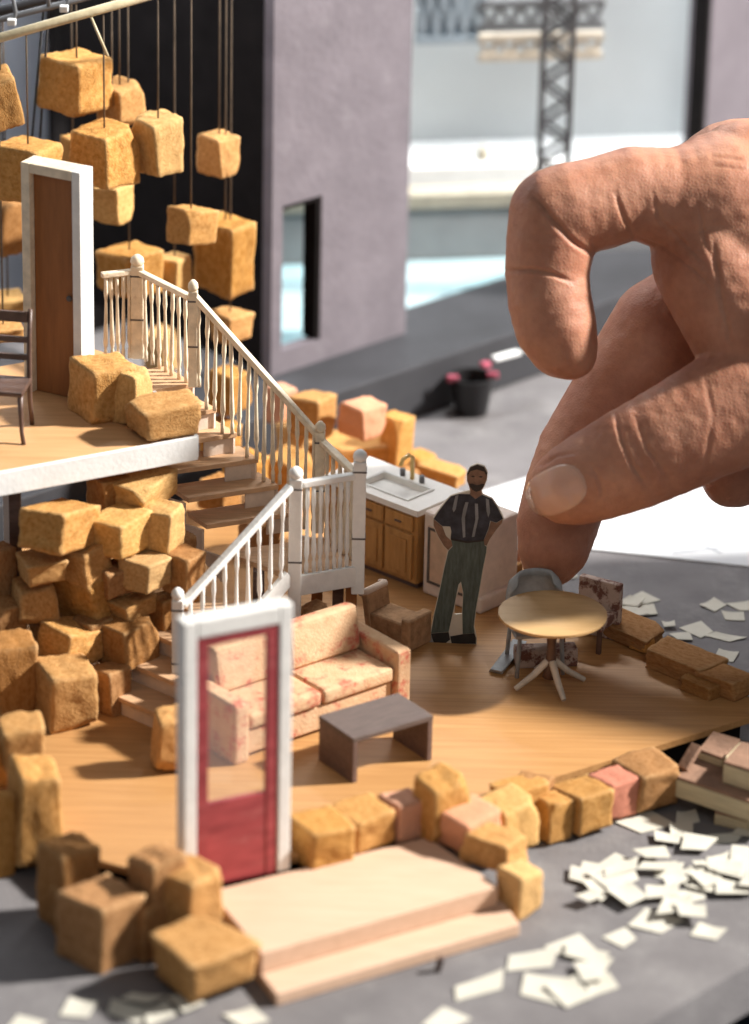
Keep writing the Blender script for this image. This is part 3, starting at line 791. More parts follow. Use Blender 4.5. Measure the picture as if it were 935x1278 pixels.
tp = MB().tube([(-0.52, 0.50, hh + .02), (-0.52, 0.50, hh + .24), (-0.52, 0.44, hh + .28), (-0.52, 0.36, hh + .26), (-0.52, 0.33, hh + .2)], 0.022, 10).build('tap', M['brass'], sk)
for dx in (-0.12, 0.12):
    MB().tube([(-0.52 + dx, 0.50, hh + .02), (-0.52 + dx, 0.50, hh + .09)], 0.026, 8).build('tap_handle', M['steel'], tp)

q2 = P(523, 739, ZD) + Bd * 0.03
wa = thing('washing_machine', q2, 'worn white kitchen appliance with framed front behind the standing figure', 'appliance', None, yaw)
L_, dp, hh = 0.66, 0.60, 0.84
MB(0.05, 4).bx(0, L_, 0, dp, 0.0, hh).build('body', M['appliance'], wa)
MB(0.012).bx(0.07, L_ - 0.10, -0.012, 0.004, 0.13, hh - 0.13).build('front_panel', M['applpanel'], wa)
gr = MB()
for (x0, x1, z0, z1) in ((0.075, 0.10, 0.14, hh - 0.14), (L_ - 0.13, L_ - 0.105, 0.14, hh - 0.14), (0.10, L_ - 0.13, hh - 0.165, hh - 0.14), (0.10, L_ - 0.13, 0.14, 0.165)):
    gr.bx(x0, x1, -0.018, -0.0125, z0, z1)
gr.build('panel_line', M['band'], wa)
MB(0.03, 3).bx(L_ - 0.02, L_ + 0.05, 0.02, dp, 0.0, 0.16).build('skirt', M['appliance'], wa)

# ------------------------------------------------------------------ round table, shell chair, mottled chair
TC = P(690, 765, ZD + 0.72)
rt = thing('round_table', (TC.x, TC.y, ZD), 'small round wooden table on a pedestal with splayed feet', 'table')
MB(0.008).lathe([(0.45, 0.685), (0.478, 0.695), (0.478, 0.72)], 48).build('table_top', M['tabletop'], rt)
MB(smooth=True).lathe([(0.07, 0.10), (0.05, 0.2), (0.04, 0.4), (0.05, 0.6), (0.12, 0.683)], 16).build('pedestal', M['chairwood'], rt)
for an in (-70, 20, 110, 200):
    c_, s_ = math.cos(R(an)), math.sin(R(an))
    MB(0.008).tube([(0.03 * c_, 0.03 * s_, 0.26), (0.16 * c_, 0.16 * s_, 0.14), (0.33 * c_, 0.33 * s_, 0.025)], [0.035, 0.032, 0.025], 6).build('foot', M['palemetal'], rt)
# shell chair
q = P(664, 812, ZD)
sc2 = thing('shell_chair', V(1.47, -1.80, ZD), 'grey bucket chair pinched between the fingers behind the round table', 'chair', None, R(12))
mb = MB(smooth=True)
n = 14
rows = [(0.40, 0.24), (0.55, 0.265), (0.70, 0.27), (0.80, 0.25), (0.88, 0.17)]
vs = []
for z, r in rows:
    vs.append([mb.bm.verts.new((r * math.cos(math.pi * j / n), 0.12 + r * 0.8 * math.sin(math.pi * j / n), z - (0.10 if j in (0, n) else 0.04 if j in (1, n - 1) else 0) * (z > 0.6))) for j in range(n + 1)])
for a, b_ in zip(vs, vs[1:]):
    for j in range(n): mb.bm.faces.new((a[j], a[j + 1], b_[j + 1], b_[j]))
ob = mb.build('shell_back', M['chairgrey'], sc2)
md = ob.modifiers.new('thick', 'SOLIDIFY'); md.thickness = 0.03
MB(0.02, 3).bx(-0.24, 0.24, -0.16, 0.28, 0.38, 0.42).build('seat', M['chairgrey'], sc2)
for x, y in ((-0.19, -0.12), (0.19, -0.12), (-0.19, 0.24), (0.19, 0.24)):
    MB().tube([(x, y, 0.38), (x * 1.1, y * 1.1, 0.0)], 0.02, 8).build('leg', M['chairgrey'], sc2)
# pale foot board lying by the table
pc_ = thing('pale_board', P(630, 836, ZD), 'crumpled pale offcut lying on the floor beside the round table', 'offcut')
MB(0.008).hexa([P(x, y, ZD + 0.002) for x, y in ((610, 838), (627, 842), (658, 800), (640, 797))] + [P(x, y, ZD + 0.05) for x, y in ((612, 835), (627, 838), (655, 806), (641, 804))]).build('offcut', M['chairgrey'], pc_, pc_.location)
mt = thing('mottled_chair', P(748, 800, ZD) + V(0, 0.1, 0), 'brown and white mottled chair whose back rises behind the round table', 'chair', None, R(-30))
MB(0.02).bx(-0.22, 0.20, -0.02, 0.06, 0.0, 0.56).build('backrest', M['pattern'], mt)
MB(0.02).bx(-0.22, 0.20, -0.36, -0.022, 0.22, 0.30).build('seat', M['pattern'], mt)
for x in (-0.2, 0.17):
    MB(0.006).bx(x - .02, x + .02, -0.35, -0.31, 0, 0.218).build('leg', M['chairwood'], mt)
mg = thing('mottled_stool', P(684, 830, ZD), 'low mottled footstool under the round table', 'stool', None, R(8))
MB(0.02).bx(-0.30, 0.26, -0.06, 0.12, 0.0, 0.17).build('seat', M['pattern'], mg)

# ------------------------------------------------------------------ printed cut-out man
base = P(567, 802, ZD)
k_ = (base - CAM).length / FPX
fg = thing('figure_cutout', base, 'flat printed cutout of a standing man in dark shirt and green trousers', 'figure', None, R(-4))
vs_ = 1 / math.cos(R(25.4))
def f2(pts, y=0.0):                       # points measured on the enlarged print: 613 units are 120 pixels
    return [V(((x * 0.1958 + 520) - 567) * k_ * 1.06, y, (802 - (yy * 0.1958 + 570)) * k_ * vs_ - 0.02 + (x - 240) * 0.0000) for x, yy in pts]
outl = [(345, 48), (388, 60), (408, 98), (406, 140), (392, 182), (376, 212), (382, 232), (440, 256), (472, 300), (512, 375), (506, 402), (472, 450), (434, 510), (420, 550), (418, 590),
        (402, 690), (385, 820), (366, 960), (358, 1060), (374, 1130), (375, 1172), (250, 1178), (60, 1190), (52, 1180), (75, 1140), (95, 1105), (112, 1000), (140, 850), (165, 700),
        (184, 592), (160, 566), (120, 502), (95, 442), (92, 395), (120, 350), (160, 292), (192, 252), (240, 234), (306, 214), (300, 190), (285, 150), (284, 110), (302, 68)]
hole = [(268, 800), (282, 850), (280, 985), (235, 990), (240, 900)]
def fpart(name, loops, y, m, th=0.004, par=fg):
    return MB().slabpoly([f2(l, y) for l in loops], (0, -1, 0), th).build(name, M[m], par)
fpart('card', [outl, hole], 0.012, 'cutedge', 0.024)
Y = -0.0125
hd = fpart('head', [[(345, 52), (386, 64), (404, 100), (402, 140), (388, 182), (372, 214), (378, 236), (340, 262), (306, 236), (310, 214), (302, 190), (289, 150), (288, 110), (305, 70)]], Y, 'skinprint')
fpart('hair', [[(345, 51), (386, 63), (405, 100), (402, 118), (388, 92), (345, 80), (306, 92), (290, 120), (288, 110), (305, 69)]], Y - 0.0045, 'hairprint', 0.003, hd)
fpart('beard', [[(300, 170), (318, 168), (346, 178), (374, 168), (392, 166), (386, 184), (368, 208), (345, 218), (322, 208), (306, 188)]], Y - 0.0045, 'hairprint', 0.003, hd)
for x in (322, 368):
    fpart('eye', [[(x - 12, 124), (x, 119), (x + 12, 124), (x, 130)]], Y - 0.0045, 'hairprint', 0.003, hd)
fpart('nose', [[(345, 128), (356, 156), (345, 162), (334, 156)]], Y - 0.0045, 'skinprint', 0.004, hd)
sh_ = fpart('shirt', [[(306, 236), (340, 264), (378, 236), (438, 259), (468, 302), (507, 376), (470, 402), (432, 392), (424, 440), (398, 512), (300, 528), (200, 515), (204, 470), (196, 440), (150, 440), (97, 398), (124, 352), (163, 295), (195, 255), (242, 238)]], Y, 'shirtprint')
fpart('forearm', [[(97, 402), (150, 444), (172, 500), (205, 530), (212, 560), (188, 588), (162, 562), (124, 500), (98, 440)]], Y, 'skinprint')
fpart('forearm', [[(505, 380), (470, 406), (436, 396), (424, 450), (398, 516), (402, 545), (416, 548), (432, 508), (470, 446), (503, 400)]], Y, 'skinprint')
fpart('trousers', [[(202, 518), (300, 532), (398, 516), (404, 548), (416, 556), (414, 592), (398, 690), (381, 820), (362, 960), (354, 1060), (360, 1100), (290, 1110), (284, 985), (286, 850), (270, 780), (255, 800), (230, 960), (205, 1100), (100, 1115), (116, 1000), (144, 850), (169, 700), (190, 592), (214, 564)]], Y, 'trouserprint')
fpart('shoe', [[(100, 1118), (205, 1103), (215, 1150), (190, 1172), (120, 1180), (108, 1150)]], Y, 'shoeprint')
fpart('shoe', [[(290, 1112), (360, 1102), (370, 1130), (370, 1168), (280, 1172), (225, 1172), (215, 1130)]], Y, 'shoeprint')
fpart('shoe_toe', [[(62, 1184), (80, 1142), (98, 1120), (106, 1150), (118, 1181)]], Y, 'greyprint')
for l in ([(282, 285), (300, 285), (282, 380), (288, 500), (274, 505), (262, 390), (270, 330)], [(338, 290), (356, 292), (362, 380), (342, 495), (326, 498), (344, 390)],
          [(222, 250), (240, 240), (226, 330), (214, 350), (206, 330)], [(402, 255), (420, 262), (430, 340), (420, 372), (408, 330)]):
    fpart('strap', [l], Y - 0.0045, 'strapprint', 0.003, sh_)
fpart('belt', [[(202, 512), (300, 526), (398, 510), (399, 520), (300, 537), (202, 523)]], Y - 0.0045, 'hairprint', 0.003)

# ------------------------------------------------------------------ foam blocks
def block_mesh(seed):
    rnd = random.Random(seed)
    bm = bmesh.new()
    n = 11
    bmesh.ops.create_cube(bm, size=2.0)
    bmesh.ops.subdivide_edges(bm, edges=bm.edges[:], cuts=n, use_grid_fill=True)
    r = rnd.uniform(0.05, 0.11)
    sh = [rnd.uniform(-0.10, 0.10) for _ in range(9)]
    cuts = []
    for _ in range(rnd.choice((1, 2, 2, 3))):
        q = V(rnd.choice((-1, 1)), rnd.choice((-1, 1)), rnd.choice((-1, 1)))
        if rnd.random() < 0.5: q[rnd.randrange(3)] *= 0.15
        q = V(*[a * rnd.uniform(.7, 1.3) for a in q]); ext = sum(abs(a) for a in q) / q.length
        cuts.append((q.normalized(), ext * rnd.uniform(0.78, 0.90)))
    off = Vector((rnd.uniform(0, 90), rnd.uniform(0, 90), rnd.uniform(0, 90)))
    for v in bm.verts:
        c = v.co.copy()
        inn = V(*[max(-1 + r, min(1 - r, q)) for q in c])
        d = c - inn
        if d.length > 1e-6: c = inn + d.normalized() * r
        for pn, pd in cuts:
            e_ = c.dot(pn) - pd
            if e_ > 0: c = c - pn * e_
        c = V(c.x * (1 + sh[0] * c.z + sh[1] * c.y), c.y * (1 + sh[2] * c.z + sh[3] * c.x), c.z * (1 + 0.8 * sh[4] * c.x + 0.8 * sh[5] * c.y))
        d = noise.noise(c * 1.1 + off) * 0.09 + noise.noise(c * 2.8 + off) * 0.045 + noise.noise(c * 6 + off) * 0.035
        v.co = c + c.normalized() * d
    for f in bm.faces: f.smooth = True
    me = bpy.data.meshes.new('foam_block')
    bm.to_mesh(me); bm.free()
    return me
BM = {}
def bmesh_for(i, m):
    key = (i % 16, m)
    if key not in BM:
        me = BM.get(i % 16)
        if me is None: BM[i % 16] = me = block_mesh(100 + i % 16)
        c = me.copy(); c.materials.append(M[m]); BM[key] = c
    return BM[key]
NB = [0]
def block(box, z, label, m='block', group=None, yaw=None, tilt=(0, 0), y=None, flat=1.0, par=None, cat='block', aspect=1.0):
    x0, y0, x1, y1 = box
    cx, cy = (x0 + x1) / 2, (y0 + y1) / 2
    c = PY(cx, cy, y) if y is not None else P(cx, cy, z)
    D = (c - CAM).length
    pm = FPX / D
    NB[0] += 1
    i = NB[0]
    rnd = random.Random(i * 7 + 3)
    yw = R(yaw) if yaw is not None else R(50 + rnd.uniform(-9, 9))
    w = (x1 - x0) / pm / (abs(math.cos(yw)) * aspect + abs(math.sin(yw)))
    wa_, wb_ = w * aspect, w
    se = (CAM.z - c.z) / D; ce = math.sqrt(1 - se * se)
    dpt = abs(math.sin(yw)) * wa_ + abs(math.cos(yw)) * wb_
    h = max(0.12, ((y1 - y0) / pm - dpt * se * 0.92) / ce) * flat
    o = bpy.data.objects.new('foam_block', bmesh_for(i * 5, m))
    C.objects.link(o)
    o.location = c
    o.rotation_euler = (R(tilt[0]) + rnd.uniform(-.03, .03), R(tilt[1]) + rnd.uniform(-.03, .03), yw)
    o.scale = (wa_ / 2 * 1.08, wb_ / 2 * 1.08, h / 2 * 1.08)
    tag(o, label, cat, group)
    o['h'] = h
    return o

# --- hanging blocks, each on its own thread from one of three battens
bat = {'front': (PY(-60, 64, 1.0), PY(330, -46, 2.2)), 'mid': (PY(-60, 40, 1.6), PY(330, -60, 2.9)), 'rear': (PY(-60, 30, 2.2), PY(330, -75, 3.6))}
def bat_at(name, x):
    a, b_ = bat[name]; f = (x - a.x) / (b_.x - a.x); return a + (b_ - a) * f
G = 'blocks hanging from the battens'
def hang(box, bt, label, m='block', tilt=(0, 0), yaw=None, th='thread', aspect=1.0):
    yy = 3.0
    for _ in range(6):
        c = PY((box[0] + box[2]) / 2, (box[1] + box[3]) / 2, yy); yy = bat_at(bt, c.x).y
    o = block(box, 0, label, m, G, yaw, tilt, yy, cat='hanging block', aspect=aspect)
    o.name = 'hanging_block'
    top = bat_at(bt, o.location.x) - V(0, 0, 0.02)
    bpy.context.view_layer.update()
    t = MB().tube([o.location + V(0, 0, o['h'] * 0.36), top], 0.0085, 6).build('thread', M[th])
    t.parent = o
    t.matrix_parent_inverse = (Matrix.Translation(o.location) @ o.rotation_euler.to_matrix().to_4x4() @ Matrix.Diagonal((*o.scale, 1))).inverted()
    return o
hang((-24, 86, 26, 160), 'front', 'tilted hanging block cut off above the brown door frame', tilt=(12, -14), yaw=20)
hang((52, 61, 140, 143), 'mid', 'largest rounded block hanging highest, just under the batten')
hang((122, 99, 177, 160), 'mid', 'upright hanging block tucked beside the highest rounded one')
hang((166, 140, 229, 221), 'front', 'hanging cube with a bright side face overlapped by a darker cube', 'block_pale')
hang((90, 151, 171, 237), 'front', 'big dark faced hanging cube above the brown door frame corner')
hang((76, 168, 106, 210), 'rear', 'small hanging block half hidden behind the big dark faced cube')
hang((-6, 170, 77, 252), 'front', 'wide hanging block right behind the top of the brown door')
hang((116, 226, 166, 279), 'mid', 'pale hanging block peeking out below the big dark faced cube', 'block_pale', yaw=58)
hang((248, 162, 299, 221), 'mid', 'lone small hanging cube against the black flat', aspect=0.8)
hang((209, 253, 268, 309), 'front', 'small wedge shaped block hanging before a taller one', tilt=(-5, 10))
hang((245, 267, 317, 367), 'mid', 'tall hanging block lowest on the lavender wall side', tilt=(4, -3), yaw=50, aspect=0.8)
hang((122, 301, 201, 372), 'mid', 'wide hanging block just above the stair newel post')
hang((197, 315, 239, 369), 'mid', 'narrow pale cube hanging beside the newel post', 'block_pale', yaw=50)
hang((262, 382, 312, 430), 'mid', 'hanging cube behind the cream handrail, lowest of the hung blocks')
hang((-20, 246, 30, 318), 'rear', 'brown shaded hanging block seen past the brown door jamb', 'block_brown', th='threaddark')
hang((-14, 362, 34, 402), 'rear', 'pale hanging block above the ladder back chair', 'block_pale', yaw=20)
hang((-24, 396, 32, 428), 'front', 'flat hanging block directly over the ladder back chair', yaw=20)
for nm, m, r, lab in (('front', 'rod', 0.045, 'pale wooden batten carrying the hanging blocks'), ('mid', 'steel', 0.03, 'thin grey rod running behind the wooden batten'), ('rear', 'ledge', 0.05, 'dark rod behind the other two battens')):
    a, b_ = bat[nm]; d = (b_ - a) * 0.25
    bt = MB(smooth=False).tube([a - d, b_ + d], r, 12).build('batten', M[m], None, a)
    tag(bt, lab, 'batten')
for px, py in ((16, 18), (78, 6)):
    a = bat_at('mid', PY(px, py, 2.4).x)
    hk = thing('batten_hook', a, 'wire hook curling over the rod, ' + ('nearer the frame corner' if px < 40 else 'the one closer to the highest block'), 'hook', 'hooks on the batten')
    MB().tube([V(-0.09, -0.06, 0.0), V(-0.1, -0.05, 0.13), V(-0.03, -0.02, 0.22), V(0.06, 0, 0.19), V(0.08, 0.03, 0.05), V(0.06, 0, -0.04)], 0.02, 8).build('wire', M['steel'], hk)
    MB(0.01).box((0.05, -0.06, -0.02), (0.08, 0.07, 0.06)).build('clip', M['whitecard'], hk)
a = bat_at('front', PY(129, 18, 3).x)
tag(MB().tube([a + V(0, -0.05, -0.04), a + V(0.15, -0.06, -0.40)], 0.014, 6).build('loose_stick', M['rod'], None, a), 'short pale stick dangling loose from the batten', 'stick')
for i, (px0, px1) in enumerate(((60, 40), (66, 50))):
    a = bat_at('mid', PY(px0, 40, 2.4).x); 
    tag(MB().tube([a, PY(px1, 172, a.y + 0.1)], 0.012, 6).build('loose_thread', M['threaddark'], None, a), 'black thread slanting down past the highest hanging block', 'thread', 'black slanting threads')

# --- blocks on the platform and behind the rail
G = 'blocks on the platform edge'
block((89, 440, 172, 528), ZP + 0.24, 'big dark block at the foot of the brown door on the platform', 'block', G, yaw=30)
block((142, 458, 187, 531), ZP + 0.22, 'narrow upright block wedged between two blocks on the platform', 'block_pale', G, yaw=62, tilt=(0, 6))
block((161, 487, 250, 550), ZP + 0.17, 'long low block at the platform corner by the stairs', 'block', G, yaw=28, aspect=1.5)
G = 'rubble blocks behind the stairs'
block((180, 408, 222, 466), 0, 'yellow block seen through the top balusters', 'block_pale', G, y=4.2)
block((262, 456, 312, 517), 1.5, 'block seen through the sloping balusters under the cream handrail', 'block', G)
block((332, 478, 370, 530), 0.9, 'pinkish block with a pale edge just behind the cream handrail', 'block_pink', G)
block((363, 486, 419, 548), 0.95, 'golden block topmost behind the lower end of the cream handrail', 'block', G)
block((425, 494, 481, 549), 0.98, 'pink cube resting on the broad flat block behind the sink', 'block_pink', G, yaw=45)
block((474, 514, 514, 583), 0.62, 'upright block leaning beside the pink cube', 'block', G, yaw=52)
block((384, 534, 486, 592), 0.45, 'broad flat yellow block carrying the pink cube', 'block', G, aspect=1.4, yaw=15)
block((345, 520, 392, 586), 0.55, 'pale block behind the newel at the foot of the cream rail', 'block_pale', G)
block((500, 560, 545, 600), 0.3, 'small wedge block behind the sink tap', 'block', G)
block((526, 574, 582, 612), 0.42, 'brown block lying flat behind the sink next to the man', 'block', G, yaw=-35, aspect=1.8)
block((455, 575, 510, 605), 0.25, 'small block at the foot of the upright one behind the sink', 'block', G)
block((250, 520, 300, 575), 1.05, 'shaded block under the upper stair treads', 'block', G)
block((280, 560, 335, 615), 0.85, 'golden block glimpsed between the middle stair treads', 'block', G)
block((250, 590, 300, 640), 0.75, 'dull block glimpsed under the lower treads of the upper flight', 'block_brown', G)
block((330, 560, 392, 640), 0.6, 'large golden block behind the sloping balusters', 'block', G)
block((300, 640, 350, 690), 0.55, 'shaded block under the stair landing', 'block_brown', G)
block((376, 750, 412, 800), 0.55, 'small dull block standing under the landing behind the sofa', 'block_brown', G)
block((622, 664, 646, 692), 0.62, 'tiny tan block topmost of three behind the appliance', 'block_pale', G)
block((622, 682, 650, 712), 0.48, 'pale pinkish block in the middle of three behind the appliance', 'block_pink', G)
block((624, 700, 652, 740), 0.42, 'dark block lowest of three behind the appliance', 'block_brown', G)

# --- rubble wall under the platform
G = 'rubble wall under the platform'
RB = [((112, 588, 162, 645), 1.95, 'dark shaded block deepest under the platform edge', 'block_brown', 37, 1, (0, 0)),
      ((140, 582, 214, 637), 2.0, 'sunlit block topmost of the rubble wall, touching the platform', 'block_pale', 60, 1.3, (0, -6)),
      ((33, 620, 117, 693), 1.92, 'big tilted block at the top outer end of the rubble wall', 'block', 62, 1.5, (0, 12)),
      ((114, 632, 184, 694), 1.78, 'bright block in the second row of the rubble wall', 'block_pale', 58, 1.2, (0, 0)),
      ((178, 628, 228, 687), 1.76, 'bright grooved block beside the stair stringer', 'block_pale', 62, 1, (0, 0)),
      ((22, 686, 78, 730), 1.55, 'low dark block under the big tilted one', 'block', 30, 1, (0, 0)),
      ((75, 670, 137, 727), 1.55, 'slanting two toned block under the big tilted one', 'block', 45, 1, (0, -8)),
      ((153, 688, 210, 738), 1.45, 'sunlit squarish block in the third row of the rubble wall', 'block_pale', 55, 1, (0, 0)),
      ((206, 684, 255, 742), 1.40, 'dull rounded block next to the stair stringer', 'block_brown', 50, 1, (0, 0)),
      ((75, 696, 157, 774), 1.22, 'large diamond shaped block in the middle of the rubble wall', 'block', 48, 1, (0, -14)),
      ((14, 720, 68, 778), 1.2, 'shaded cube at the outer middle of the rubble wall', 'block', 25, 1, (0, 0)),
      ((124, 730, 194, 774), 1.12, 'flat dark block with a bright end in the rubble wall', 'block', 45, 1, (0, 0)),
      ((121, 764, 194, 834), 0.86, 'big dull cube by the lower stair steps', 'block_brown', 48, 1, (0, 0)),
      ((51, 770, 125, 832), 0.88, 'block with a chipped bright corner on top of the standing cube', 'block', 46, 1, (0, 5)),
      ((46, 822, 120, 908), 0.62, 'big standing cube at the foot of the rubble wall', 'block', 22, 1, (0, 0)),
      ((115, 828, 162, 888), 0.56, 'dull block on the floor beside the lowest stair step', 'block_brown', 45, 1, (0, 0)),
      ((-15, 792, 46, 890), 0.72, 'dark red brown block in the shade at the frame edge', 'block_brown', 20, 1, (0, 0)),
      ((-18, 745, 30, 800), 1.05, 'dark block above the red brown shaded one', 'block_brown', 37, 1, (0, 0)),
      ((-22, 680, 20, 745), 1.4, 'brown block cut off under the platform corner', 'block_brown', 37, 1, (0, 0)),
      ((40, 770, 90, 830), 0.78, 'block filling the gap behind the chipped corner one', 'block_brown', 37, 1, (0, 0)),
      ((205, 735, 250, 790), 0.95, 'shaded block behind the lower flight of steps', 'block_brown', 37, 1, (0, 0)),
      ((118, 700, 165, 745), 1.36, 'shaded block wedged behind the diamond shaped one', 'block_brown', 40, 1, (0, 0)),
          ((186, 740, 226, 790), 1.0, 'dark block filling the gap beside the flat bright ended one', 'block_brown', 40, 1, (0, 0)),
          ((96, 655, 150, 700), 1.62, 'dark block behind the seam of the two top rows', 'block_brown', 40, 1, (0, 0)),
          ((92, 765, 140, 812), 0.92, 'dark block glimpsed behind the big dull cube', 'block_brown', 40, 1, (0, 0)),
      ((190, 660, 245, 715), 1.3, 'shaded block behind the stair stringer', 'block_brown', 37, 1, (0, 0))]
for bx_, z, lab, m, yw, asp, tl in RB:
    bo = block(bx_, z, lab, m, G, yaw=yw, aspect=asp, tilt=tl)
    bo.scale = (bo.scale[0] * 1.06, bo.scale[1] * 1.06, bo.scale[2] * 1.14)
block((189, 882, 240, 964), ZD + 0.26, 'rounded yellow block on the floor behind the red door jamb', 'block', None, yaw=20)

# --- wall of blocks round the front edge
G = 'blocks along the front edge'
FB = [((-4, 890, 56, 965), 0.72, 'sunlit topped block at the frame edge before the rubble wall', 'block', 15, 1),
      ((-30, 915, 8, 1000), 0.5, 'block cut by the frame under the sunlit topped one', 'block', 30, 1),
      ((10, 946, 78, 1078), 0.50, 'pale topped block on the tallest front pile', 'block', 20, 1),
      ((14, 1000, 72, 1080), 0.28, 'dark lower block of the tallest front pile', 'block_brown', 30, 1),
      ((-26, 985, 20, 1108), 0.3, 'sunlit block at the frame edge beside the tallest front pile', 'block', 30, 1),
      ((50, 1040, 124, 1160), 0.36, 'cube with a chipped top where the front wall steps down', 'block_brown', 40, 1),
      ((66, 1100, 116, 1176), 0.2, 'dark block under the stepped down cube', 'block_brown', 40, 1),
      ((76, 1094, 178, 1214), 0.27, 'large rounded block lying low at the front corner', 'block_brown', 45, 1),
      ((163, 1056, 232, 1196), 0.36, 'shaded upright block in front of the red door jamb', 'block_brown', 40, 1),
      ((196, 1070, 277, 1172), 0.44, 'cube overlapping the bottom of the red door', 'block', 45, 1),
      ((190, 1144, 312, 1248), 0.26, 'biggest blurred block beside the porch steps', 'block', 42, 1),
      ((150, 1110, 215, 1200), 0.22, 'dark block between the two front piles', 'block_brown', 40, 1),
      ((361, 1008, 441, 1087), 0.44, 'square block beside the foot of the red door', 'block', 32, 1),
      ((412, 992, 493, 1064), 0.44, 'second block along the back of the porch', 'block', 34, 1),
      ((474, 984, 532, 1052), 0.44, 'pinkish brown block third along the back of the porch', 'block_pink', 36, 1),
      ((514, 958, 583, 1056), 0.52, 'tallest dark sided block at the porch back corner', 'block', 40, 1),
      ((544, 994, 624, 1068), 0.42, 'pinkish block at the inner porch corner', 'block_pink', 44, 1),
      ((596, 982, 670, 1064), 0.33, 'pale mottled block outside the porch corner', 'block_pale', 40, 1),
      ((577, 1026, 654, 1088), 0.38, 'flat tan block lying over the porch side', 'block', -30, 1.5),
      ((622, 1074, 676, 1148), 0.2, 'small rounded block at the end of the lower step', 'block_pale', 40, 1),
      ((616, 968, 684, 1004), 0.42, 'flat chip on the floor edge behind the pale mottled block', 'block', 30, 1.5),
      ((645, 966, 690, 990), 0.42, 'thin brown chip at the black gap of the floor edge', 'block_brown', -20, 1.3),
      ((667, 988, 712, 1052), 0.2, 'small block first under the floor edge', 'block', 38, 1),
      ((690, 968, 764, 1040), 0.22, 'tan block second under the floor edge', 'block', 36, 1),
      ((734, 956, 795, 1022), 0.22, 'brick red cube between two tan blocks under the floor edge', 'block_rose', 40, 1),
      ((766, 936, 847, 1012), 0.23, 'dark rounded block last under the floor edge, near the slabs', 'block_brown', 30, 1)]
for bx_, z, lab, m, yw, asp in FB:
    block(bx_, z, lab, m, G, yaw=yw, aspect=asp)
G = 'flat stones on the floor edge'
for bx_, z, lab, m, yw, asp in [((746, 762, 828, 812), ZD + 0.09, 'flat brown stone behind the round table', 'block_brown', -42, 1.7),
        ((786, 788, 818, 814), ZD + 0.08, 'tiny light chip between two flat floor edge stones', 'block', -42, 1.3),
        ((808, 798, 902, 858), ZD + 0.09, 'long flat brown stone in the middle of the floor edge', 'block_brown', -42, 1.9),
        ((868, 826, 938, 874), ZD + 0.09, 'flat brown stone at the far floor corner', 'block_brown', -42, 1.7),
        ((850, 842, 898, 872), ZD + 0.06, 'narrow strip of stone along the inner floor edge', 'block_brown', -42, 2.2)]:
    block(bx_, z, lab, m, G, yaw=yw, aspect=asp)

# ------------------------------------------------------------------ slabs at the floor corner
G = 'pale edged slabs at the floor corner'
def slab(px, z0, z1, label):
    pts = [P(x, y, z1) for x, y in px]
    c = sum(pts, V(0, 0, 0)) / len(pts)
    t = thing('stone_slab', (c.x, c.y, z0), label, 'slab', G)
    MB(0.012).prism(pts, z0, z1 - 0.03).build('core', M['slabside'], t, t.location)
    MB(0.008).prism([c + (p - c) * 0.985 for p in pts], z1 - 0.028, z1).build('top_skin', M['slabtop'], t, t.location)
slab([(892, 1012), (934, 1022), (950, 1002), (905, 994)], 0.0, 0.13, 'lowest short pale slab under the big one')
slab([(844, 969), (960, 1008), (985, 975), (905, 935), (862, 945)], 0.135, 0.33, 'biggest pale edged slab with a brown top')
slab([(872, 935), (902, 946), (925, 922), (890, 912)], 0.335, 0.43, 'small dark slab on the back of the big slab')
slab([(903, 950), (960, 968), (975, 935), (925, 925)], 0.335, 0.54, 'chunky pale slab stacked on the big slab')
slab([(880, 912), (930, 928), (962, 908), (905, 893)], 0.44, 0.56, 'reddish brown slab topmost by the floor corner') if False else None
q = P(858, 962, 0.33)
tag(MB(0.008).beam(P(852, 960, 0.34), P(870, 930, 0.50), 0.10, 0.05).build('leaning_strip', M['slabtop'], None, q), 'thin brown strip leaning across the big slab', 'strip')

# ------------------------------------------------------------------ paper scraps
def paper_meshes():
    out = []
    for s in range(8):
        rnd = random.Random(s + 50)
        bm = bmesh.new()
        n = 4
        cj = [V(rnd.uniform(-.07, .07), rnd.uniform(-.06, .06), 0) for _ in range(4)]
        cur = rnd.uniform(-0.012, 0.016); sk_ = rnd.uniform(-0.2, 0.2)
        g_ = [[None] * (n + 1) for _ in range(n + 1)]
        for i in range(n + 1):
            for j in range(n + 1):
                x, y = i / n - 0.5, j / n - 0.5
                z = 0.010 + max(0, cur) * 4 * x * x * (0.5 + y) + abs(min(0, cur)) * 4 * (0.25 - x * x)
                a_, b_2 = i / n, j / n
                jt = cj[0] * (1 - a_) * (1 - b_2) + cj[1] * a_ * (1 - b_2) + cj[2] * a_ * b_2 + cj[3] * (1 - a_) * b_2
                g_[i][j] = bm.verts.new((0.36 * (x + sk_ * y) + jt.x, 0.29 * y + jt.y, z))
        for i in range(n):
            for j in range(n): bm.faces.new((g_[i][j], g_[i + 1][j], g_[i + 1][j + 1], g_[i][j + 1]))
        r = bmesh.ops.extrude_face_region(bm, geom=bm.faces[:])
        bmesh.ops.translate(bm, verts=[v for v in r['geom'] if isinstance(v, bmesh.types.BMVert)], vec=(0, 0, -0.006))
        bmesh.ops.recalc_face_normals(bm, faces=bm.faces[:])
        me = bpy.data.meshes.new('paper_scrap'); bm.to_mesh(me); bm.free(); me.materials.append(M['paper'])
        out.append(me)
    return out
PM = paper_meshes()
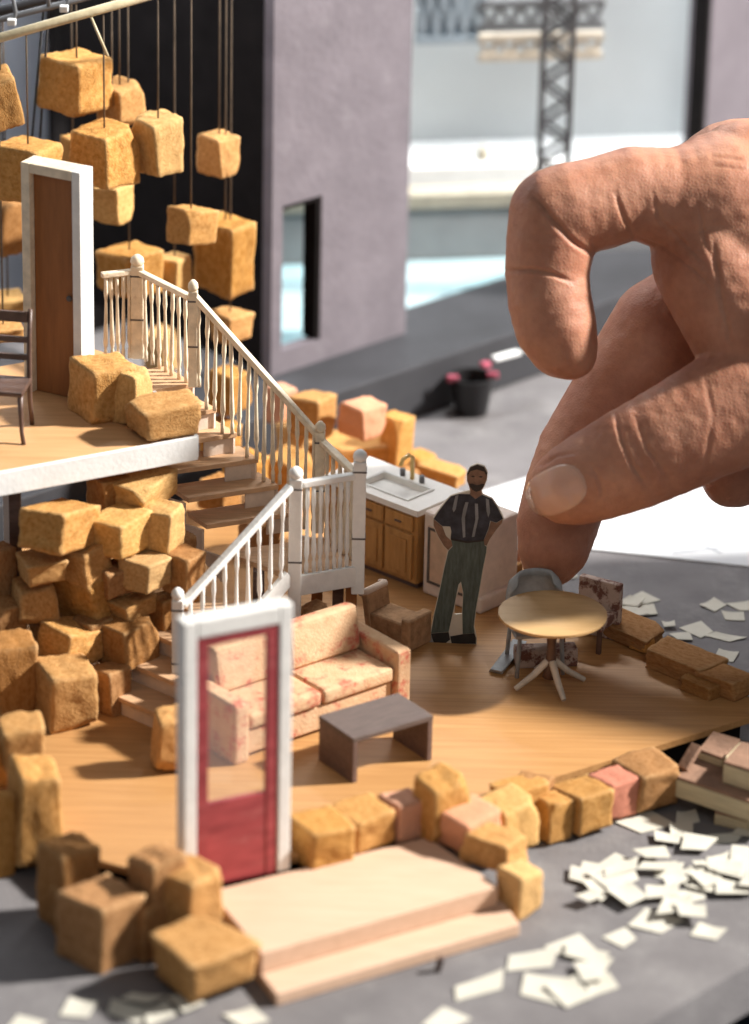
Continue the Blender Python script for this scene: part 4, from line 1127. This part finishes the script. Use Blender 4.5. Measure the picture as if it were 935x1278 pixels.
clusters = [
 ('cream paper scrap lying under the big pale edged slab', [(804, 1026, 1.25), (859, 1022, 1), (846, 1039, 1), (830, 1051, 1), (867, 1057, 1), (906, 1048, 1.05), (915, 1026, .9), (936, 1040, 1)]),
 ('cream paper scrap in the dense heap at the frame edge', [(700 + 135, 1088, 1), (862, 1096, 1), (880, 1084, 1), (905, 1080, 1), (930, 1074, 1.1), (862, 1120, 1), (888, 1110, 1.1), (915, 1114, 1), (928, 1094, 1.1), (845, 1104, 1), (875, 1102, 1.1), (900, 1094, 1.1), (940, 1110, 1), (820, 1090, .9)]),
 ('cream paper scrap in the compact heap off the porch corner', [(768, 1080, 1.15), (748, 1092, 1.2), (733, 1098, 1.1), (752, 1112, 1.15), (776, 1124, 1.1), (736, 1130, .8), (764, 1102, 1.2), (778, 1094, 1)]),
 ('cream paper scrap lying loosely between the paper heaps', [(813, 1075, .9), (826, 1121, .95), (817, 1151, 1.15), (846, 1140, 1.2), (880, 1162, 1.05), (860, 1150, 1), (773, 1172, 1.1)]),
 ('cream paper scrap in the loose heap before the porch step', [(668, 1201, 1.4), (714, 1186, 1.2), (742, 1206, 1.1), (680, 1234, 1.35), (752, 1230, 1.1), (702, 1240, 1.3), (726, 1196, 1.2), (735, 1218, 1.1)]),
 ('cream paper scrap lying beside the sharp front heap of scraps', [(603, 1233, 1.35), (556, 1276, 1.2)]),
 ('blurred paper scrap before the biggest front block', [(98, 1260, 1.1), (160, 1264, 1.1), (200, 1268, 1.3), (226, 1254, 1), (308, 1274, 1.1), (28, 1280, 1), (178, 1254, .9)]),
 ('cream paper scrap in the small pile beyond the flat stones', [(800, 750, 1), (806, 764, .9), (782, 767, 1), (790, 757, .9)]),
 ('single paper scrap scattered on the board beyond the floor edge', [(886, 757, .9), (914, 771, .9), (869, 787, 1), (905, 797, .85), (850, 797, .85), (906, 820, .9), (934, 757, .9), (936, 850, 1), (832, 783, .5)]),
 ('lone paper scrap just behind the grey bucket chair', [(706, 722, .7)])]
n = 0
placed = []
SINGLE = {(804, 1026): 'biggest scrap of cream paper, beside the brick red cube', (859, 1022): 'cream scrap of paper lying flush below the dark rounded block', (773, 1172): 'single cream scrap of paper above the loose heap by the step',
 (603, 1233): 'cream scrap of paper nearest the dark peg', (556, 1276): 'cream scrap of paper cut by the lower frame edge', (813, 1075): 'small cream scrap of paper between the slabs and the two heaps',
 (880, 1162): 'cream scrap of paper lying closest to the board edge', (826, 1121): 'cream scrap of paper just below the dense heap', (28, 1280): 'blurred scrap of paper in the frame corner', (308, 1274): 'blurred scrap of paper below the biggest front block',
 (98, 1260): 'blurred single scrap of paper before the large low front block', (832, 783): 'tiny sliver of paper by the long flat stone', (936, 850): 'scrap of paper at the frame edge by the floor corner',
 (906, 820): 'scrap of paper just above the long flat stone', (850, 797): 'slanted scrap of paper by the tiny light chip', (936, 1040): 'cream scrap of paper cut by the frame under the slabs', (886, 757): 'scrap of paper farthest out beyond the flat stones',
 (905, 797): 'scrap of paper one above that touching the long stone', (869, 787): 'scrap of paper midway between pile and frame edge', (914, 771): 'scrap of paper in the pair farthest beyond the stones', (934, 757): 'scrap of paper cut by the frame beyond the stones'}
for lab, lst in clusters:
    for (x, y, s) in lst:
        q = P(x, y, 0)
        lift = 0
        for (p_, l_) in placed:
            if (p_ - q).length < 0.30: lift = max(lift, l_ + 0.014)
        placed.append((q, lift))
        o = bpy.data.objects.new('paper_scrap', PM[n % 8]); C.objects.link(o)
        o.location = (q.x, q.y, lift + 0.001)
        rnd = random.Random(n + 900)
        o.rotation_euler = (rnd.uniform(-.03, .03) * (lift > 0), rnd.uniform(-.03, .03) * (lift > 0), R(rnd.uniform(-35, 50)))
        s *= 0.74; o.scale = (s * rnd.uniform(.72, 1.15), s * rnd.uniform(.72, 1.2), 1)
        tag(o, SINGLE.get((x, y), lab), 'paper scrap', lab.replace('paper scrap', 'scraps') if len(lst) > 1 else None)
        n += 1

# ------------------------------------------------------------------ the hand
HD = 35.3
def chain_spheres(ch, step=0.25):
    out = []
    for (x0, y0, d0, r0), (x1, y1, d1, r1) in zip(ch, ch[1:]):
        L0 = math.hypot(x1 - x0, y1 - y0)
        n = max(2, int(L0 / (min(r0, r1) * step)))
        for i in range(n + 1):
            f = i / n
            dd = d0 + (d1 - d0) * f
            out.append((PD(x0 + (x1 - x0) * f, y0 + (y1 - y0) * f, dd), (r0 + (r1 - r0) * f) * dd / FPX))
    return out
index = [(905, 262, 35.25, 96), (845, 250, 35.1, 66), (790, 240, 35.0, 58), (748, 254, 34.95, 59), (712, 262, 34.9, 60), (694, 268, 34.9, 60), (688, 300, 34.92, 57), (683, 340, 34.95, 53), (686, 372, 34.95, 53),
         (693, 405, 34.97, 52), (702, 428, 35.0, 45), (711, 440, 35.0, 35)]
middle = [(960, 330, 35.9, 88), (880, 390, 35.95, 76), (828, 412, 35.95, 68), (785, 470, 35.95, 60), (748, 530, 35.95, 58), (728, 565, 35.95, 58), (708, 610, 35.9, 54), (697, 650, 35.88, 52), (692, 680, 35.85, 46), (688, 695, 35.85, 38)]
thumb = [(1050, 440, 35.2, 108), (985, 480, 35.0, 92), (930, 502, 34.9, 80), (880, 527, 34.85, 73), (830, 553, 34.83, 69), (790, 572, 34.85, 66), (750, 590, 34.9, 60), (722, 602, 34.95, 54), (708, 607, 35.0, 48)]
ring = [(1010, 400, 36.6, 85), (960, 500, 36.6, 66), (930, 560, 36.6, 60), (918, 588, 36.5, 46), (912, 598, 36.45, 36)]
pinky = [(1060, 430, 37.1, 75), (1030, 520, 37.1, 56), (1000, 585, 37.0, 50), (985, 610, 36.9, 36)]
fore = [(1150, 330, 36.0, 150), (1300, 330, 35.7, 170), (1480, 335, 35.2, 185), (1800, 345, 34.6, 200), (2300, 350, 34.0, 215)]
fore2 = [(1150, 380, 36.7, 130), (1300, 360, 36.9, 140), (1480, 350, 37.0, 150), (1800, 330, 37.2, 160)]
palm = [(905, 262, 35.35, 100), (900, 322, 35.2, 88), (960, 300, 35.5, 130), (1040, 330, 35.8, 150), (1040, 400, 35.7, 130), (1100, 360, 36.0, 150)]
palm2 = [(925, 245, 35.9, 98), (1000, 290, 36.4, 120), (1080, 340, 36.6, 120)]
web = [(900, 340, 35.1, 80), (950, 420, 35.0, 85), (985, 470, 35.0, 88)]
knk = [(930, 225, 35.4, 76), (1010, 240, 35.7, 90)]
sph = []
for c in (index, middle, thumb, ring, pinky, palm, palm2, web, knk, fore, fore2): sph += chain_spheres(c)
hm = bmesh.new()
for c, r in sph:
    bmesh.ops.create_icosphere(hm, subdivisions=3, radius=r, matrix=Matrix.Translation(c))
hme = bpy.data.meshes.new('hand_raw'); hm.to_mesh(hme); hm.free()
ho = bpy.data.objects.new('hand_raw', hme); C.objects.link(ho)
rm = ho.modifiers.new('r', 'REMESH'); rm.mode = 'VOXEL'; rm.voxel_size = 0.018; rm.use_smooth_shade = True
sm = ho.modifiers.new('s', 'SMOOTH'); sm.iterations = 16; sm.factor = 0.5
dg = bpy.context.evaluated_depsgraph_get()
hmesh = bpy.data.meshes.new_from_object(ho.evaluated_get(dg))
bpy.data.objects.remove(ho); bpy.data.meshes.remove(hme)
hmesh.name = 'hand'
bm = bmesh.new(); bm.from_mesh(hmesh); bm.normal_update()
RT = ROT.transposed()
def proj(p):
    d = RT @ (p - CAM); return PW / 2 + FPX * d.x / -d.z, PH / 2 - FPX * d.y / -d.z, -d.z
# (polyline in the picture, width px, depth, max optical depth)
creases = [([(664, 243), (690, 275), (716, 302), (740, 318)], 5.0, 0.060, 35.6), ([(634, 338), (664, 337), (692, 343), (716, 352)], 4.0, 0.045, 35.6),
           ([(768, 240), (778, 270), (792, 296)], 4.0, 0.035, 35.6), ([(815, 240), (824, 275), (850, 300), (882, 330)], 4, 0.022, 35.6), ([(872, 255), (880, 300), (900, 350)], 4, 0.022, 35.6),
           ([(795, 296), (830, 310), (865, 335), (890, 360)], 3.5, 0.022, 35.6), ([(890, 300), (900, 370), (912, 430)], 5, 0.03, 35.6),
           ([(768, 518), (776, 550), (788, 580), (806, 604)], 4.0, 0.038, 35.3), ([(793, 520), (808, 560), (836, 598)], 3.5, 0.020, 35.3), ([(676, 582), (694, 569), (720, 565)], 3.5, 0.035, 35.3),
           ([(735, 577), (748, 598), (752, 618), (742, 634)], 3.5, 0.018, 35.3), ([(880, 470), (890, 520), (880, 580)], 5, 0.012, 35.3),
           ([(890, 195), (935, 200)], 4, 0.016, 35.6), ([(885, 207), (940, 212)], 3, 0.012, 35.6)]
def segd(px, py, a, b_):
    dx, dy = b_[0] - a[0], b_[1] - a[1]; L2 = dx * dx + dy * dy
    t = max(0, min(1, ((px - a[0]) * dx + (py - a[1]) * dy) / L2))
    return math.hypot(px - a[0] - t * dx, py - a[1] - t * dy)
bb = [(min(p[0] for p in c[0]) - 18, max(p[0] for p in c[0]) + 18, min(p[1] for p in c[0]) - 18, max(p[1] for p in c[0]) + 18) for c in creases]
for v in bm.verts:
    if v.normal.dot((CAM - v.co).normalized()) < 0.08: continue
    x, y, dz = proj(v.co)
    mv = 0
    for c, q in zip(creases, bb):
        if dz > c[3] or not (q[0] < x < q[1] and q[2] < y < q[3]): continue
        d = min(segd(x, y, a, b_) for a, b_ in zip(c[0], c[0][1:]))
        s = d / (c[1] * 0.62)
        te = min(math.hypot(x - c[0][0][0], y - c[0][0][1]), math.hypot(x - c[0][-1][0], y - c[0][-1][1]))
        te = min(1.0, 0.15 + te / 20.0)
        if s < 3.2: mv = mv * 1.0 - 0.62 * te * c[2] * (math.exp(-s * s) - 0.08 * math.exp(-((s - 1.9) ** 2) * 1.6))
        if False: mv = mv - 0.62 * c[2] * math.exp(-s * s) + c[2] * 0.05 * math.exp(-((s - 1.9) ** 2) * 1.6)
    mv += 0.010 * noise.noise(v.co * 3.0) + 0.004 * noise.noise(v.co * 9.0)
    v.co += v.normal * mv
tree = BVHTree.FromBMesh(bm)
hloc = PD(960, 320, HD)
bmesh.ops.translate(bm, verts=bm.verts[:], vec=-hloc)
for f in bm.faces: f.smooth = True
bm.to_mesh(hmesh); bm.free()
hmesh.materials.clear(); hmesh.materials.append(M['skin'])
hand = bpy.data.objects.new('hand', hmesh); C.objects.link(hand); hand.location = hloc
tag(hand, 'hand reaching in with index curled while thumb and finger pinch a chair', 'hand')
# thumb nail
nb = bmesh.new(); n = 14; ctr = (694, 612); ax = R(-24)
vs = {}
for i in range(-n, n + 1):
    for j in range(-n, n + 1):
        u, w = i / n, j / n
        rr = (abs(u) ** 2.6 + abs(w) ** 2.6)
        if rr > 1.02: continue
        x = ctr[0] + (u * 40) * math.cos(ax) - (w * 30) * math.sin(ax); y = ctr[1] + (u * 40) * math.sin(ax) + (w * 30) * math.cos(ax)
        d = ray(x, y).normalized()
        hit = tree.ray_cast(CAM, d)
        if hit[0] is None: continue
        edge = max(0, 1 - rr)
        vs[(i, j)] = nb.verts.new(hit[0] + hit[1] * (-0.008 + 0.018 * min(1, edge * 4)) - hloc)
for (i, j) in list(vs):
    q = [(i, j), (i + 1, j), (i + 1, j + 1), (i, j + 1)]
    if all(k in vs for k in q):
        f = nb.faces.new([vs[k] for k in q]); f.smooth = True
bmesh.ops.recalc_face_normals(nb, faces=nb.faces[:])
nme = bpy.data.meshes.new('thumbnail'); nb.to_mesh(nme); nb.free(); nme.materials.append(M['nail'])
no = bpy.data.objects.new('thumbnail', nme); C.objects.link(no); no.parent = hand
